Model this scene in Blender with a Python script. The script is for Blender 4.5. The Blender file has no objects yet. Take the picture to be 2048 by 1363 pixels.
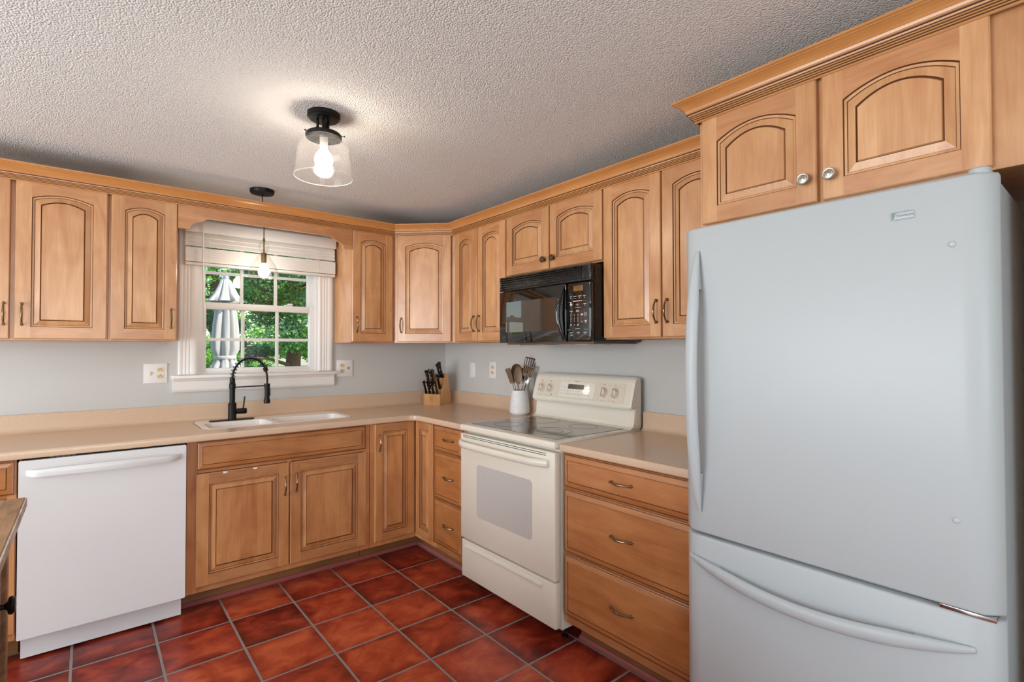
import bpy, bmesh, math, random
from mathutils import Vector, Matrix
random.seed(7)
PI = math.pi
SC = bpy.context.scene
COL = SC.collection

# ------------------------------------------------------------------ camera
def make_camera():
    yaw, pitch, roll = -0.6892044, 0.0162534, -0.0017020
    f = 1028.95
    fw = Vector((-math.sin(yaw)*math.cos(pitch), math.cos(yaw)*math.cos(pitch), math.sin(pitch)))
    r = fw.cross(Vector((0, 0, 1))).normalized(); up = r.cross(fw)
    r2 = math.cos(roll)*r + math.sin(roll)*up
    u2 = -math.sin(roll)*r + math.cos(roll)*up
    cam = bpy.data.cameras.new('camera'); cam.sensor_width = 36.0; cam.lens = f/2048*36.0
    cam.clip_start = 0.02; cam.clip_end = 300
    o = bpy.data.objects.new('camera', cam); COL.objects.link(o)
    m = Matrix((r2, u2, -fw)).transposed().to_4x4()
    m.translation = Vector((-2.27756, -3.62845, 1.33829))
    o.matrix_world = m
    SC.camera = o
make_camera()

# ------------------------------------------------------------------ colour management and light
SC.view_settings.view_transform = 'Standard'
SC.view_settings.look = 'None'
SC.view_settings.exposure = 0.0
SC.view_settings.gamma = 1.0
SC.view_settings.use_curve_mapping = False

w = bpy.data.worlds.new('sky'); SC.world = w; w.use_nodes = True
nt = w.node_tree; nt.nodes.clear()
wo = nt.nodes.new('ShaderNodeOutputWorld'); bg = nt.nodes.new('ShaderNodeBackground')
sky = nt.nodes.new('ShaderNodeTexSky'); sky.sky_type = 'NISHITA'
sky.sun_disc = False; sky.sun_elevation = math.radians(42); sky.sun_rotation = math.radians(160)
bg.inputs['Strength'].default_value = 0.34
nt.links.new(sky.outputs[0], bg.inputs[0]); nt.links.new(bg.outputs[0], wo.inputs[0])

def lamp(name, kind, loc, energy, color, direction=None, size=None, size_y=None, radius=None):
    L = bpy.data.lights.new(name, kind); L.energy = energy; L.color = color
    if kind == 'AREA':
        L.shape = 'RECTANGLE'; L.size = size; L.size_y = size_y
    if radius is not None:
        L.shadow_soft_size = radius
    o = bpy.data.objects.new(name, L); COL.objects.link(o); o.location = loc
    if direction is not None:
        o.rotation_euler = Vector(direction).to_track_quat('-Z', 'Y').to_euler()
    return o
sun = lamp('sun', 'SUN', (0, 0, 10), 6.3, (1.0, 0.95, 0.86), (-0.45, 0.62, -0.85)); sun.data.angle = math.radians(0.6)
# added area fill, standing for daylight at the unseen window and patio door openings
lamp('front_window_fill', 'AREA', (-2.65, -6.28, 1.45), 38, (0.88, 0.94, 1.0), (0, 1, 0), 1.7, 1.25)
lamp('patio_door_fill', 'AREA', (-5.28, -2.15, 1.15), 142, (0.88, 0.94, 1.0), (1, 0, 0), 2.3, 1.95)
# extra area fill added under the unseen ceiling behind the camera, no fixture
lamp('room_fill', 'AREA', (-3.4, -5.0, 2.29), 14, (1.0, 0.93, 0.84), (0, 0, -1), 0.45, 0.45)

# ------------------------------------------------------------------ material helpers
def lin(r, g, b):
    def c(v):
        v /= 255.0
        return v/12.92 if v <= 0.04045 else ((v+0.055)/1.055)**2.4
    return (c(r), c(g), c(b), 1.0)
def new_mat(name):
    m = bpy.data.materials.new(name); m.use_nodes = True
    t = m.node_tree; b = t.nodes['Principled BSDF']
    return m, t, b
def N(t, kind, **kw):
    n = t.nodes.new(kind)
    for k, v in kw.items(): setattr(n, k, v)
    return n
def simple(name, col, rough=0.5, metal=0.0, spec=0.5, emis=None, estr=0.0, coat=0.0, bump=None):
    m, t, b = new_mat(name)
    b.inputs['Base Color'].default_value = col; b.inputs['Roughness'].default_value = rough
    b.inputs['Metallic'].default_value = metal; b.inputs['Specular IOR Level'].default_value = spec
    b.inputs['Coat Weight'].default_value = coat
    if emis: b.inputs['Emission Color'].default_value = emis; b.inputs['Emission Strength'].default_value = estr
    tc = N(t, 'ShaderNodeTexCoord')
    n = N(t, 'ShaderNodeTexNoise'); n.inputs['Scale'].default_value = bump[0] if bump else 60
    t.links.new(tc.outputs['Object'], n.inputs['Vector'])
    if bump:
        bp = N(t, 'ShaderNodeBump'); bp.inputs['Strength'].default_value = bump[1]; bp.inputs['Distance'].default_value = bump[2]
        t.links.new(n.outputs['Fac'], bp.inputs['Height']); t.links.new(bp.outputs[0], b.inputs['Normal'])
    else:   # faint roughness variation
        mr = N(t, 'ShaderNodeMapRange'); mr.inputs['To Min'].default_value = max(0, rough-0.03); mr.inputs['To Max'].default_value = min(1, rough+0.03)
        t.links.new(n.outputs['Fac'], mr.inputs['Value']); t.links.new(mr.outputs[0], b.inputs['Roughness'])
    return m

def wood(name, axis, light, dark, rough=0.36, boards=0.0, bw=0.075, scale=1.0, contrast=1.0):
    """maple-like wood, grain along the given local axis ('X','Y','Z')"""
    m, t, b = new_mat(name)
    tc = N(t, 'ShaderNodeTexCoord'); oi = N(t, 'ShaderNodeObjectInfo')
    off = N(t, 'ShaderNodeVectorMath', operation='SCALE'); off.inputs['Scale'].default_value = 37.0
    cmb = N(t, 'ShaderNodeCombineXYZ')
    for i in range(3): t.links.new(oi.outputs['Random'], cmb.inputs[i])
    t.links.new(cmb.outputs[0], off.inputs[0])
    add = N(t, 'ShaderNodeVectorMath', operation='ADD')
    t.links.new(tc.outputs['Object'], add.inputs[0]); t.links.new(off.outputs[0], add.inputs[1])
    def noise(sc_long, sc_across, detail, dist=0.0):
        mp = N(t, 'ShaderNodeMapping')
        s = [sc_across]*3; s['XYZ'.index(axis)] = sc_long
        mp.inputs['Scale'].default_value = [v*scale for v in s]
        t.links.new(add.outputs[0], mp.inputs['Vector'])
        n = N(t, 'ShaderNodeTexNoise'); n.inputs['Scale'].default_value = 1.0
        n.inputs['Detail'].default_value = detail; n.inputs['Distortion'].default_value = dist
        t.links.new(mp.outputs[0], n.inputs['Vector']); return n
    fine = noise(9, 160, 3); mid = noise(2.2, 11, 3, 1.6); blot = noise(5, 6, 2, 1.0)
    s1 = N(t, 'ShaderNodeMath', operation='MULTIPLY'); s1.inputs[1].default_value = 0.22
    t.links.new(fine.outputs['Fac'], s1.inputs[0])
    s2 = N(t, 'ShaderNodeMath', operation='MULTIPLY_ADD'); s2.inputs[1].default_value = 0.55
    t.links.new(mid.outputs['Fac'], s2.inputs[0]); t.links.new(s1.outputs[0], s2.inputs[2])
    s3 = N(t, 'ShaderNodeMath', operation='MULTIPLY_ADD'); s3.inputs[1].default_value = 0.30
    t.links.new(blot.outputs['Fac'], s3.inputs[0]); t.links.new(s2.outputs[0], s3.inputs[2])
    last = s3
    if boards > 0:
        sep = N(t, 'ShaderNodeSeparateXYZ'); t.links.new(add.outputs[0], sep.inputs[0])
        q = N(t, 'ShaderNodeMath', operation='DIVIDE'); q.inputs[1].default_value = bw
        ax2 = {'Z': 'X', 'X': 'Z', 'Y': 'X'}[axis]
        t.links.new(sep.outputs[ax2], q.inputs[0])
        fl = N(t, 'ShaderNodeMath', operation='FLOOR'); t.links.new(q.outputs[0], fl.inputs[0])
        wn = N(t, 'ShaderNodeTexWhiteNoise', noise_dimensions='1D'); t.links.new(fl.outputs[0], wn.inputs['W'])
        s4 = N(t, 'ShaderNodeMath', operation='MULTIPLY_ADD'); s4.inputs[1].default_value = boards
        t.links.new(wn.outputs['Value'], s4.inputs[0]); t.links.new(s3.outputs[0], s4.inputs[2]); last = s4
    cr = N(t, 'ShaderNodeValToRGB')
    mid_ = 0.535 + boards*0.5; h = 0.20/contrast
    cr.color_ramp.elements[0].position = mid_ - h; cr.color_ramp.elements[0].color = dark
    cr.color_ramp.elements[1].position = mid_ + h; cr.color_ramp.elements[1].color = light
    t.links.new(last.outputs[0], cr.inputs[0])
    hsv = N(t, 'ShaderNodeHueSaturation')
    mr = N(t, 'ShaderNodeMapRange'); mr.inputs['To Min'].default_value = 0.93; mr.inputs['To Max'].default_value = 1.07
    t.links.new(oi.outputs['Random'], mr.inputs['Value']); t.links.new(mr.outputs[0], hsv.inputs['Value'])
    t.links.new(cr.outputs[0], hsv.inputs['Color']); t.links.new(hsv.outputs[0], b.inputs['Base Color'])
    b.inputs['Roughness'].default_value = rough
    if rough < 0.5: b.inputs['Coat Weight'].default_value = 0.85; b.inputs['Coat Roughness'].default_value = 0.26
    bp = N(t, 'ShaderNodeBump'); bp.inputs['Strength'].default_value = 0.06; bp.inputs['Distance'].default_value = 0.001
    t.links.new(fine.outputs['Fac'], bp.inputs['Height']); t.links.new(bp.outputs[0], b.inputs['Normal'])
    return m

WL, WD = lin(222, 170, 119), lin(186, 124, 74)
WOODV = wood('maple_vertical', 'Z', WL, WD)
WOODH = wood('maple_horizontal', 'X', lin(214, 158, 108), lin(176, 112, 64))
PANEL = wood('maple_panel', 'Z', WL, WD, boards=0.16, bw=0.083)
DRAWW = wood('maple_shaded_drawer', 'X', lin(198, 133, 76), lin(158, 93, 45))  # drawer maple darkened, the lighting down low put into its colour
CROWNW = wood('maple_crown', 'X', lin(213, 152, 88), lin(184, 118, 60), contrast=0.7)
CROWNY = wood('maple_crown_side', 'Y', lin(213, 152, 88), lin(184, 118, 60), contrast=0.7)
WOODB = wood('maple_shaded_vertical', 'Z', lin(214, 154, 98), lin(174, 108, 58))  # lower cabinets: same maple, deeper and more orange, lighting put into the colour
WOODBH = wood('maple_shaded_horizontal', 'X', lin(202, 142, 92), lin(158, 98, 54))
PANELB = wood('maple_shaded_panel', 'Z', lin(212, 150, 94), lin(170, 104, 56), boards=0.16, bw=0.083)
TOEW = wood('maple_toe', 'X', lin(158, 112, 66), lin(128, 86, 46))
GLAZE = simple('dark_glaze', lin(92, 52, 26), 0.5)
BAMBOO = wood('bamboo_block', 'Z', lin(214, 160, 98), lin(178, 118, 62), boards=0.2, bw=0.03)
RUSTIC = wood('weathered_wood', 'Y', lin(186, 146, 108), lin(128, 94, 66), rough=0.6, contrast=1.5)
RUSTE = wood('whitewashed_edge', 'Y', lin(240, 233, 224), lin(184, 170, 156), rough=0.7, contrast=1.8, scale=2.0)
APW = simple('appliance_white', lin(224, 222, 220), 0.30)
FRW = simple('fridge_white', lin(184, 189, 191), 0.42, bump=(900, 0.10, 0.0005))
FRSIDE = simple('fridge_side_enamel', lin(176, 186, 190), 0.5, bump=(500, 0.25, 0.0008))
BISQ = simple('bisque_enamel', lin(234, 227, 211), 0.25, coat=0.3)
BISQP = simple('bisque_plastic', lin(226, 214, 196), 0.38)
BLACK = simple('black_metal', lin(14, 13, 12), 0.42, spec=0.3)
BLKGLS = simple('black_gloss', lin(9, 8, 8), 0.03, spec=0.7)
BLKGLS.node_tree.nodes['Principled BSDF'].inputs['IOR'].default_value = 1.6
BLKPL = simple('black_plastic', lin(14, 13, 13), 0.28)
DARK = simple('dark_gap', lin(12, 10, 9), 0.8)
PEWTER = simple('antique_pewter', lin(138, 116, 90), 0.28, metal=0.95)
BRASSD = simple('antique_brass', lin(110, 92, 62), 0.4, metal=0.9)
NICKEL = simple('brushed_nickel', lin(190, 182, 172), 0.28, metal=1.0)
STEEL = simple('polished_steel', lin(200, 200, 198), 0.18, metal=1.0)
PLATE = simple('plate_white', lin(236, 233, 230), 0.4)
IVORY = simple('ivory_device', lin(222, 202, 168), 0.4)
TRIMW = simple('trim_white', lin(238, 234, 230), 0.42)
VINYL = simple('vinyl_white', lin(238, 236, 233), 0.4)
BLINDW = simple('blind_white', lin(246, 243, 238), 0.5)
CERW = simple('ceramic_white', lin(236, 235, 234), 0.3, coat=0.3)
SINKW = simple('sink_white', lin(240, 236, 230), 0.25)
UTENB = simple('brown_nylon', lin(116, 84, 64), 0.45)
UTEND = simple('dark_nylon', lin(62, 44, 34), 0.45)
UTENG = simple('grey_nylon', lin(134, 106, 82), 0.45)
HANDW = wood('acacia_handle', 'Z', lin(190, 130, 88), lin(150, 92, 56))
INK = simple('grey_marking', lin(128, 116, 106), 0.6)
INKR = simple('red_marking', lin(178, 96, 92), 0.6)
INKW = simple('white_marking', lin(215, 205, 198), 0.6)
GREYB = simple('badge_silver', lin(112, 124, 128), 0.35, metal=0.3)
LEDA = simple('display_amber', lin(120, 84, 38), 0.3)
LEDG = simple('display_olive', lin(52, 42, 20), 0.2)
PORC = simple('lamp_porcelain', lin(150, 146, 140), 0.5)
BULB = simple('bulb_glow', (1, 1, 1, 1), 0.5, emis=(1.0, 0.87, 0.72, 1), estr=76)
BULBP = simple('pendant_bulb_glow', (1, 1, 1, 1), 0.5, emis=(1.0, 0.90, 0.76, 1), estr=45)
CANVAS = simple('umbrella_canvas', lin(186, 184, 180), 0.8, bump=(300, 0.2, 0.001))
ALUM = simple('umbrella_pole', lin(180, 180, 180), 0.4, metal=0.7)

def thin_glass(name, tint=(1, 1, 1, 1), refl=0.9, seeds=False):
    m, t, b = new_mat(name); t.nodes.remove(b); out = t.nodes['Material Output']
    tr = N(t, 'ShaderNodeBsdfTransparent'); tr.inputs[0].default_value = tint
    gl = N(t, 'ShaderNodeBsdfGlossy'); gl.inputs['Roughness'].default_value = 0.02
    lw = N(t, 'ShaderNodeLayerWeight'); lw.inputs['Blend'].default_value = 0.5
    pw = N(t, 'ShaderNodeMath', operation='POWER'); pw.inputs[1].default_value = 4.0
    t.links.new(lw.outputs['Facing'], pw.inputs[0])
    mul = N(t, 'ShaderNodeMath', operation='MULTIPLY_ADD'); mul.inputs[1].default_value = refl*0.7; mul.inputs[2].default_value = 0.045*refl
    t.links.new(pw.outputs[0], mul.inputs[0])
    fac = mul.outputs[0]
    mx = N(t, 'ShaderNodeMixShader')
    if seeds:
        tc = N(t, 'ShaderNodeTexCoord')
        vo = N(t, 'ShaderNodeTexVoronoi'); vo.inputs['Scale'].default_value = 170
        t.links.new(tc.outputs['Object'], vo.inputs['Vector'])
        lt = N(t, 'ShaderNodeMath', operation='LESS_THAN'); lt.inputs[1].default_value = 0.20
        t.links.new(vo.outputs['Distance'], lt.inputs[0])
        mm = N(t, 'ShaderNodeMath', operation='MULTIPLY_ADD'); mm.inputs[1].default_value = 0.10
        t.links.new(lt.outputs[0], mm.inputs[0]); t.links.new(fac, mm.inputs[2]); fac = mm.outputs[0]
        bp = N(t, 'ShaderNodeBump'); bp.inputs['Strength'].default_value = 0.10; bp.inputs['Distance'].default_value = 0.001
        t.links.new(vo.outputs['Distance'], bp.inputs['Height']); t.links.new(bp.outputs[0], gl.inputs['Normal'])
        gl.inputs['Roughness'].default_value = 0.015
    t.links.new(fac, mx.inputs[0]); t.links.new(tr.outputs[0], mx.inputs[1]); t.links.new(gl.outputs[0], mx.inputs[2])
    last = mx.outputs[0]
    if seeds:      # trapped bubbles scatter the bulb's light
        tl = N(t, 'ShaderNodeBsdfTranslucent'); df = N(t, 'ShaderNodeBsdfDiffuse'); ms = N(t, 'ShaderNodeMixShader')
        t.links.new(tl.outputs[0], ms.inputs[1]); t.links.new(df.outputs[0], ms.inputs[2])
        k = N(t, 'ShaderNodeMath', operation='MULTIPLY_ADD'); k.inputs[1].default_value = 0.16; k.inputs[2].default_value = 0.012
        t.links.new(lt.outputs[0], k.inputs[0])
        m3 = N(t, 'ShaderNodeMixShader'); t.links.new(k.outputs[0], m3.inputs[0]); t.links.new(mx.outputs[0], m3.inputs[1]); t.links.new(ms.outputs[0], m3.inputs[2]); last = m3.outputs[0]
    t.links.new(last, out.inputs[0])
    return m
PANE = thin_glass('window_glass', (0.97, 0.98, 0.97, 1))
def rim_mat():
    m, t, b = new_mat('glass_rim'); b.inputs['Base Color'].default_value = (1, 1, 1, 1); b.inputs['Roughness'].default_value = .3
    out = t.nodes['Material Output']; tr = N(t, 'ShaderNodeBsdfTransparent'); mx = N(t, 'ShaderNodeMixShader'); mx.inputs[0].default_value = .35
    t.links.new(tr.outputs[0], mx.inputs[1]); t.links.new(b.outputs[0], mx.inputs[2]); t.links.new(mx.outputs[0], out.inputs[0]); return m
RIMG = rim_mat()
SEED = thin_glass('seeded_glass', (1, 0.995, 0.99, 1), 0.30, seeds=True)
CLEAR = thin_glass('clear_glass', (0.985, 0.98, 0.97, 1), 0.6)

def speckle(name, base, dark, light, rough):
    m, t, b = new_mat(name)
    tc = N(t, 'ShaderNodeTexCoord')
    n = N(t, 'ShaderNodeTexNoise'); n.inputs['Scale'].default_value = 420; n.inputs['Detail'].default_value = 2
    t.links.new(tc.outputs['Object'], n.inputs['Vector'])
    cr = N(t, 'ShaderNodeValToRGB'); e = cr.color_ramp.elements
    e[0].position = 0.30; e[0].color = dark; e[1].position = 0.72; e[1].color = light
    k = e.new(0.45); k.color = base; k = e.new(0.58); k.color = base
    t.links.new(n.outputs['Fac'], cr.inputs[0]); t.links.new(cr.outputs[0], b.inputs['Base Color'])
    b.inputs['Roughness'].default_value = rough
    return m
COUNTER = speckle('solid_surface_beige', lin(214, 184, 156), lin(200, 168, 138), lin(226, 200, 174), 0.24)
OVENG = speckle('oven_window_dots', lin(200, 196, 190), lin(188, 183, 177), lin(210, 206, 201), 0.12)
def cooktop():
    m, t, b = new_mat('ceramic_glass_top')
    b.inputs['Base Color'].default_value = lin(118, 104, 90); b.inputs['Roughness'].default_value = 0.05
    b.inputs['Specular IOR Level'].default_value = 0.8
    tc = N(t, 'ShaderNodeTexCoord'); vo = N(t, 'ShaderNodeTexVoronoi'); vo.inputs['Scale'].default_value = 260
    t.links.new(tc.outputs['Object'], vo.inputs['Vector'])
    cr = N(t, 'ShaderNodeValToRGB'); e = cr.color_ramp.elements
    e[0].position = 0.15; e[0].color = lin(80, 70, 62); e[1].position = 0.35; e[1].color = lin(112, 100, 88)
    t.links.new(vo.outputs['Distance'], cr.inputs[0]); t.links.new(cr.outputs[0], b.inputs['Base Color'])
    return m
COOKG = cooktop()
RINGM = simple('burner_ring', lin(60, 52, 46), 0.2)

def floor_mat():
    m, t, b = new_mat('terracotta_tile')
    tc = N(t, 'ShaderNodeTexCoord')
    ad = N(t, 'ShaderNodeVectorMath', operation='ADD'); ad.inputs[1].default_value = (0.8225+3.0, 0.768+6.0, 0)
    t.links.new(tc.outputs['Object'], ad.inputs[0])
    dv = N(t, 'ShaderNodeVectorMath', operation='DIVIDE'); dv.inputs[1].default_value = (0.3, 0.3, 1)
    t.links.new(ad.outputs[0], dv.inputs[0])
    fl = N(t, 'ShaderNodeVectorMath', operation='FLOOR'); t.links.new(dv.outputs[0], fl.inputs[0])
    fr = N(t, 'ShaderNodeVectorMath', operation='FRACTION'); t.links.new(dv.outputs[0], fr.inputs[0])
    wn = N(t, 'ShaderNodeTexWhiteNoise', noise_dimensions='2D'); t.links.new(fl.outputs[0], wn.inputs['Vector'])
    sp = N(t, 'ShaderNodeSeparateXYZ'); t.links.new(fr.outputs[0], sp.inputs[0])
    def edge(o):
        a = N(t, 'ShaderNodeMath', operation='SUBTRACT'); a.inputs[1].default_value = 0.5; t.links.new(o, a.inputs[0])
        c = N(t, 'ShaderNodeMath', operation='ABSOLUTE'); t.links.new(a.outputs[0], c.inputs[0]); return c.outputs[0]
    mx = N(t, 'ShaderNodeMath', operation='MAXIMUM'); t.links.new(edge(sp.outputs['X']), mx.inputs[0]); t.links.new(edge(sp.outputs['Y']), mx.inputs[1])
    # wavy tile edge
    ne = N(t, 'ShaderNodeTexNoise'); ne.inputs['Scale'].default_value = 14; t.links.new(tc.outputs['Object'], ne.inputs['Vector'])
    me = N(t, 'ShaderNodeMath', operation='MULTIPLY_ADD'); me.inputs[1].default_value = 0.008; t.links.new(ne.outputs['Fac'], me.inputs[0]); t.links.new(mx.outputs[0], me.inputs[2])
    g = N(t, 'ShaderNodeMapRange'); g.inputs['From Min'].default_value = 0.484; g.inputs['From Max'].default_value = 0.490
    t.links.new(me.outputs[0], g.inputs['Value'])
    # mottling: shifted per tile
    sc_ = N(t, 'ShaderNodeVectorMath', operation='SCALE'); sc_.inputs['Scale'].default_value = 9; t.links.new(wn.outputs['Color'], sc_.inputs[0])
    a2 = N(t, 'ShaderNodeVectorMath', operation='ADD'); t.links.new(tc.outputs['Object'], a2.inputs[0]); t.links.new(sc_.outputs[0], a2.inputs[1])
    mp = N(t, 'ShaderNodeMapping'); mp.inputs['Scale'].default_value = (7, 9, 1); t.links.new(a2.outputs[0], mp.inputs[0])
    n1 = N(t, 'ShaderNodeTexNoise'); n1.inputs['Scale'].default_value = 1.0; n1.inputs['Detail'].default_value = 7; n1.inputs['Roughness'].default_value = 0.62; n1.inputs['Distortion'].default_value = 0.6
    t.links.new(mp.outputs[0], n1.inputs['Vector'])
    # darker fired rim of each tile
    rim = N(t, 'ShaderNodeMapRange'); rim.inputs['From Min'].default_value = 0.28; rim.inputs['From Max'].default_value = 0.49; rim.inputs['To Max'].default_value = 0.16
    t.links.new(mx.outputs[0], rim.inputs['Value'])
    s = N(t, 'ShaderNodeMath', operation='SUBTRACT'); t.links.new(n1.outputs['Fac'], s.inputs[0]); t.links.new(rim.outputs[0], s.inputs[1])
    s2 = N(t, 'ShaderNodeMath', operation='MULTIPLY_ADD'); s2.inputs[1].default_value = 0.30; t.links.new(wn.outputs['Value'], s2.inputs[0]); t.links.new(s.outputs[0], s2.inputs[2])
    cr = N(t, 'ShaderNodeValToRGB'); e = cr.color_ramp.elements
    e[0].position = 0.34; e[0].color = lin(92, 26, 18); e[1].position = 0.86; e[1].color = lin(204, 98, 60)
    k = e.new(0.50); k.color = lin(136, 42, 28); k = e.new(0.66); k.color = lin(172, 66, 40)
    t.links.new(s2.outputs[0], cr.inputs[0])
    mix = N(t, 'ShaderNodeMix', data_type='RGBA'); t.links.new(g.outputs[0], mix.inputs['Factor'])
    t.links.new(cr.outputs[0], mix.inputs['A']); mix.inputs['B'].default_value = lin(146, 136, 130)
    t.links.new(mix.outputs['Result'], b.inputs['Base Color'])
    rr = N(t, 'ShaderNodeMapRange'); rr.inputs['To Min'].default_value = 0.33; rr.inputs['To Max'].default_value = 0.85
    t.links.new(g.outputs[0], rr.inputs['Value']); t.links.new(rr.outputs[0], b.inputs['Roughness'])
    hh = N(t, 'ShaderNodeMath', operation='MULTIPLY_ADD'); hh.inputs[1].default_value = -1.0; t.links.new(g.outputs[0], hh.inputs[0])
    h2 = N(t, 'ShaderNodeMath', operation='MULTIPLY'); h2.inputs[1].default_value = 0.5; t.links.new(n1.outputs['Fac'], h2.inputs[0]); t.links.new(h2.outputs[0], hh.inputs[2])
    bp = N(t, 'ShaderNodeBump'); bp.inputs['Strength'].default_value = 0.5; bp.inputs['Distance'].default_value = 0.004
    t.links.new(hh.outputs[0], bp.inputs['Height']); t.links.new(bp.outputs[0], b.inputs['Normal'])
    return m
def ceil_mat():
    m, t, b = new_mat('popcorn_ceiling')
    b.inputs['Base Color'].default_value = lin(238, 237, 235); b.inputs['Roughness'].default_value = 0.95
    tc = N(t, 'ShaderNodeTexCoord')
    n = N(t, 'ShaderNodeTexNoise'); n.inputs['Scale'].default_value = 120; n.inputs['Detail'].default_value = 4; n.inputs['Roughness'].default_value = 0.6
    t.links.new(tc.outputs['Object'], n.inputs['Vector'])
    v = N(t, 'ShaderNodeTexVoronoi'); v.inputs['Scale'].default_value = 165; t.links.new(tc.outputs['Object'], v.inputs['Vector'])
    s = N(t, 'ShaderNodeMath', operation='SUBTRACT'); t.links.new(n.outputs['Fac'], s.inputs[0]); t.links.new(v.outputs['Distance'], s.inputs[1])
    bp = N(t, 'ShaderNodeBump'); bp.inputs['Strength'].default_value = 1.0; bp.inputs['Distance'].default_value = 0.0048
    t.links.new(s.outputs[0], bp.inputs['Height']); t.links.new(bp.outputs[0], b.inputs['Normal'])
    return m
FLOORM = floor_mat(); CEILM = ceil_mat()
WALLM = simple('wall_paint', lin(202, 201, 198), 0.75, bump=(180, 0.08, 0.001))
STRIPM = simple('red_base_tile', lin(172, 98, 92), 0.4, bump=(60, 0.3, 0.002))

# ------------------------------------------------------------------ mesh builder
class MB:
    def __init__(s): s.v = []; s.f = []; s.m = []; s.sm = []
    def add(s, verts, faces, mat=0, smooth=False, M=None):
        o = len(s.v)
        for v in verts:
            v = Vector(v)
            if M is not None: v = M @ v
            s.v.append(tuple(v))
        for i, f in enumerate(faces):
            s.f.append(tuple(o+k for k in f)); s.m.append(mat[i] if isinstance(mat, list) else mat); s.sm.append(smooth)
        return s
    def box(s, x0, x1, y0, y1, z0, z1, mat=0, bev=0.0, M=None, seg=2):
        x0, x1 = min(x0, x1), max(x0, x1); y0, y1 = min(y0, y1), max(y0, y1); z0, z1 = min(z0, z1), max(z0, z1)
        if bev <= 0:
            V = [(x, y, z) for z in (z0, z1) for y in (y0, y1) for x in (x0, x1)]
            F = [(0, 2, 3, 1), (4, 5, 7, 6), (0, 1, 5, 4), (2, 6, 7, 3), (0, 4, 6, 2), (1, 3, 7, 5)]
            return s.add(V, F, mat, False, M)
        bm = bmesh.new(); bmesh.ops.create_cube(bm, size=1.0)
        bmesh.ops.scale(bm, vec=(x1-x0, y1-y0, z1-z0), verts=bm.verts)
        bmesh.ops.translate(bm, vec=((x0+x1)/2, (y0+y1)/2, (z0+z1)/2), verts=bm.verts)
        bmesh.ops.bevel(bm, geom=list(bm.edges), offset=bev, segments=seg, affect='EDGES', profile=0.5)
        s.from_bm(bm, mat, M, smooth=True); return s
    def from_bm(s, bm, mat=0, M=None, smooth=False):
        bm.verts.index_update()
        s.add([v.co.copy() for v in bm.verts], [[v.index for v in f.verts] for f in bm.faces], mat, smooth, M)
        bm.free()
    def lathe(s, prof, c=(0, 0, 0), n=32, mat=0, axis='Z', M=None, smooth=True):
        """prof: list of (r, h) ; revolved about axis through c"""
        V = []; F = []
        for r, h in prof:
            for k in range(n):
                a = 2*PI*k/n; p = (r*math.cos(a), r*math.sin(a), h)
                if axis == 'Y': p = (p[0], h, p[1])
                if axis == 'X': p = (h, p[0], p[1])
                V.append((p[0]+c[0], p[1]+c[1], p[2]+c[2]))
        for i in range(len(prof)-1):
            for k in range(n):
                a, b2 = i*n+k, i*n+(k+1) % n
                F.append((a, b2, b2+n, a+n))
        return s.add(V, F, mat, smooth, M)
    def tube(s, pts, rad, n=10, mat=0, cap=True, M=None, flat=1.0, upv=None):
        """swept tube; rad number or list; flat scales second axis"""
        pts = [Vector(p) for p in pts]; L = len(pts)
        R = rad if isinstance(rad, (list, tuple)) else [rad]*L
        V = []; F = []; prev = None
        for i, p in enumerate(pts):
            t = (pts[min(i+1, L-1)] - pts[max(i-1, 0)]).normalized()
            if prev is None:
                u = Vector(upv) if upv else (Vector((0, 0, 1)) if abs(t.z) < 0.9 else Vector((1, 0, 0)))
            else: u = prev
            a = (u - t*u.dot(t)).normalized(); b = t.cross(a); prev = a
            for k in range(n):
                th = 2*PI*k/n
                V.append(p + a*(R[i]*math.cos(th)) + b*(R[i]*flat*math.sin(th)))
        for i in range(L-1):
            for k in range(n):
                q, r = i*n+k, i*n+(k+1) % n
                F.append((q, r, r+n, q+n))
        if cap:
            F.append(tuple(reversed(range(n)))); F.append(tuple((L-1)*n+k for k in range(n)))
        return s.add(V, F, mat, True, M)
    def prism(s, poly, y0, y1, mat=0, plane='XZ', M=None, smooth=False):
        """extrude polygon (2-D) between two values of the third axis"""
        n = len(poly)
        def P(a, b, c):
            return {'XZ': (a, c, b), 'XY': (a, b, c), 'YZ': (c, a, b)}[plane]
        V = [P(a, b, y0) for a, b in poly] + [P(a, b, y1) for a, b in poly]
        F = [tuple(range(n)), tuple(reversed(range(n, 2*n)))] + [(i, i+n, (i+1) % n+n, (i+1) % n) for i in range(n)]
        return s.add(V, F, mat, smooth, M)
    def build(s, name, mats, parent=None, loc=None, rz=0.0, sharp=35, fix=True):
        me = bpy.data.meshes.new(name); me.from_pydata(s.v, [], s.f)
        if not isinstance(mats, (list, tuple)): mats = [mats]
        for m in mats: me.materials.append(m)
        me.polygons.foreach_set('material_index', s.m); me.polygons.foreach_set('use_smooth', s.sm)
        me.update()
        if fix:
            bm = bmesh.new(); bm.from_mesh(me); bmesh.ops.recalc_face_normals(bm, faces=bm.faces); bm.to_mesh(me); bm.free()
        if any(s.sm): me.set_sharp_from_angle(angle=math.radians(sharp))
        o = bpy.data.objects.new(name, me); COL.objects.link(o)
        if parent is not None: o.parent = parent
        if loc is not None: o.location = loc
        if rz: o.rotation_euler = (0, 0, rz)
        return o

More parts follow.
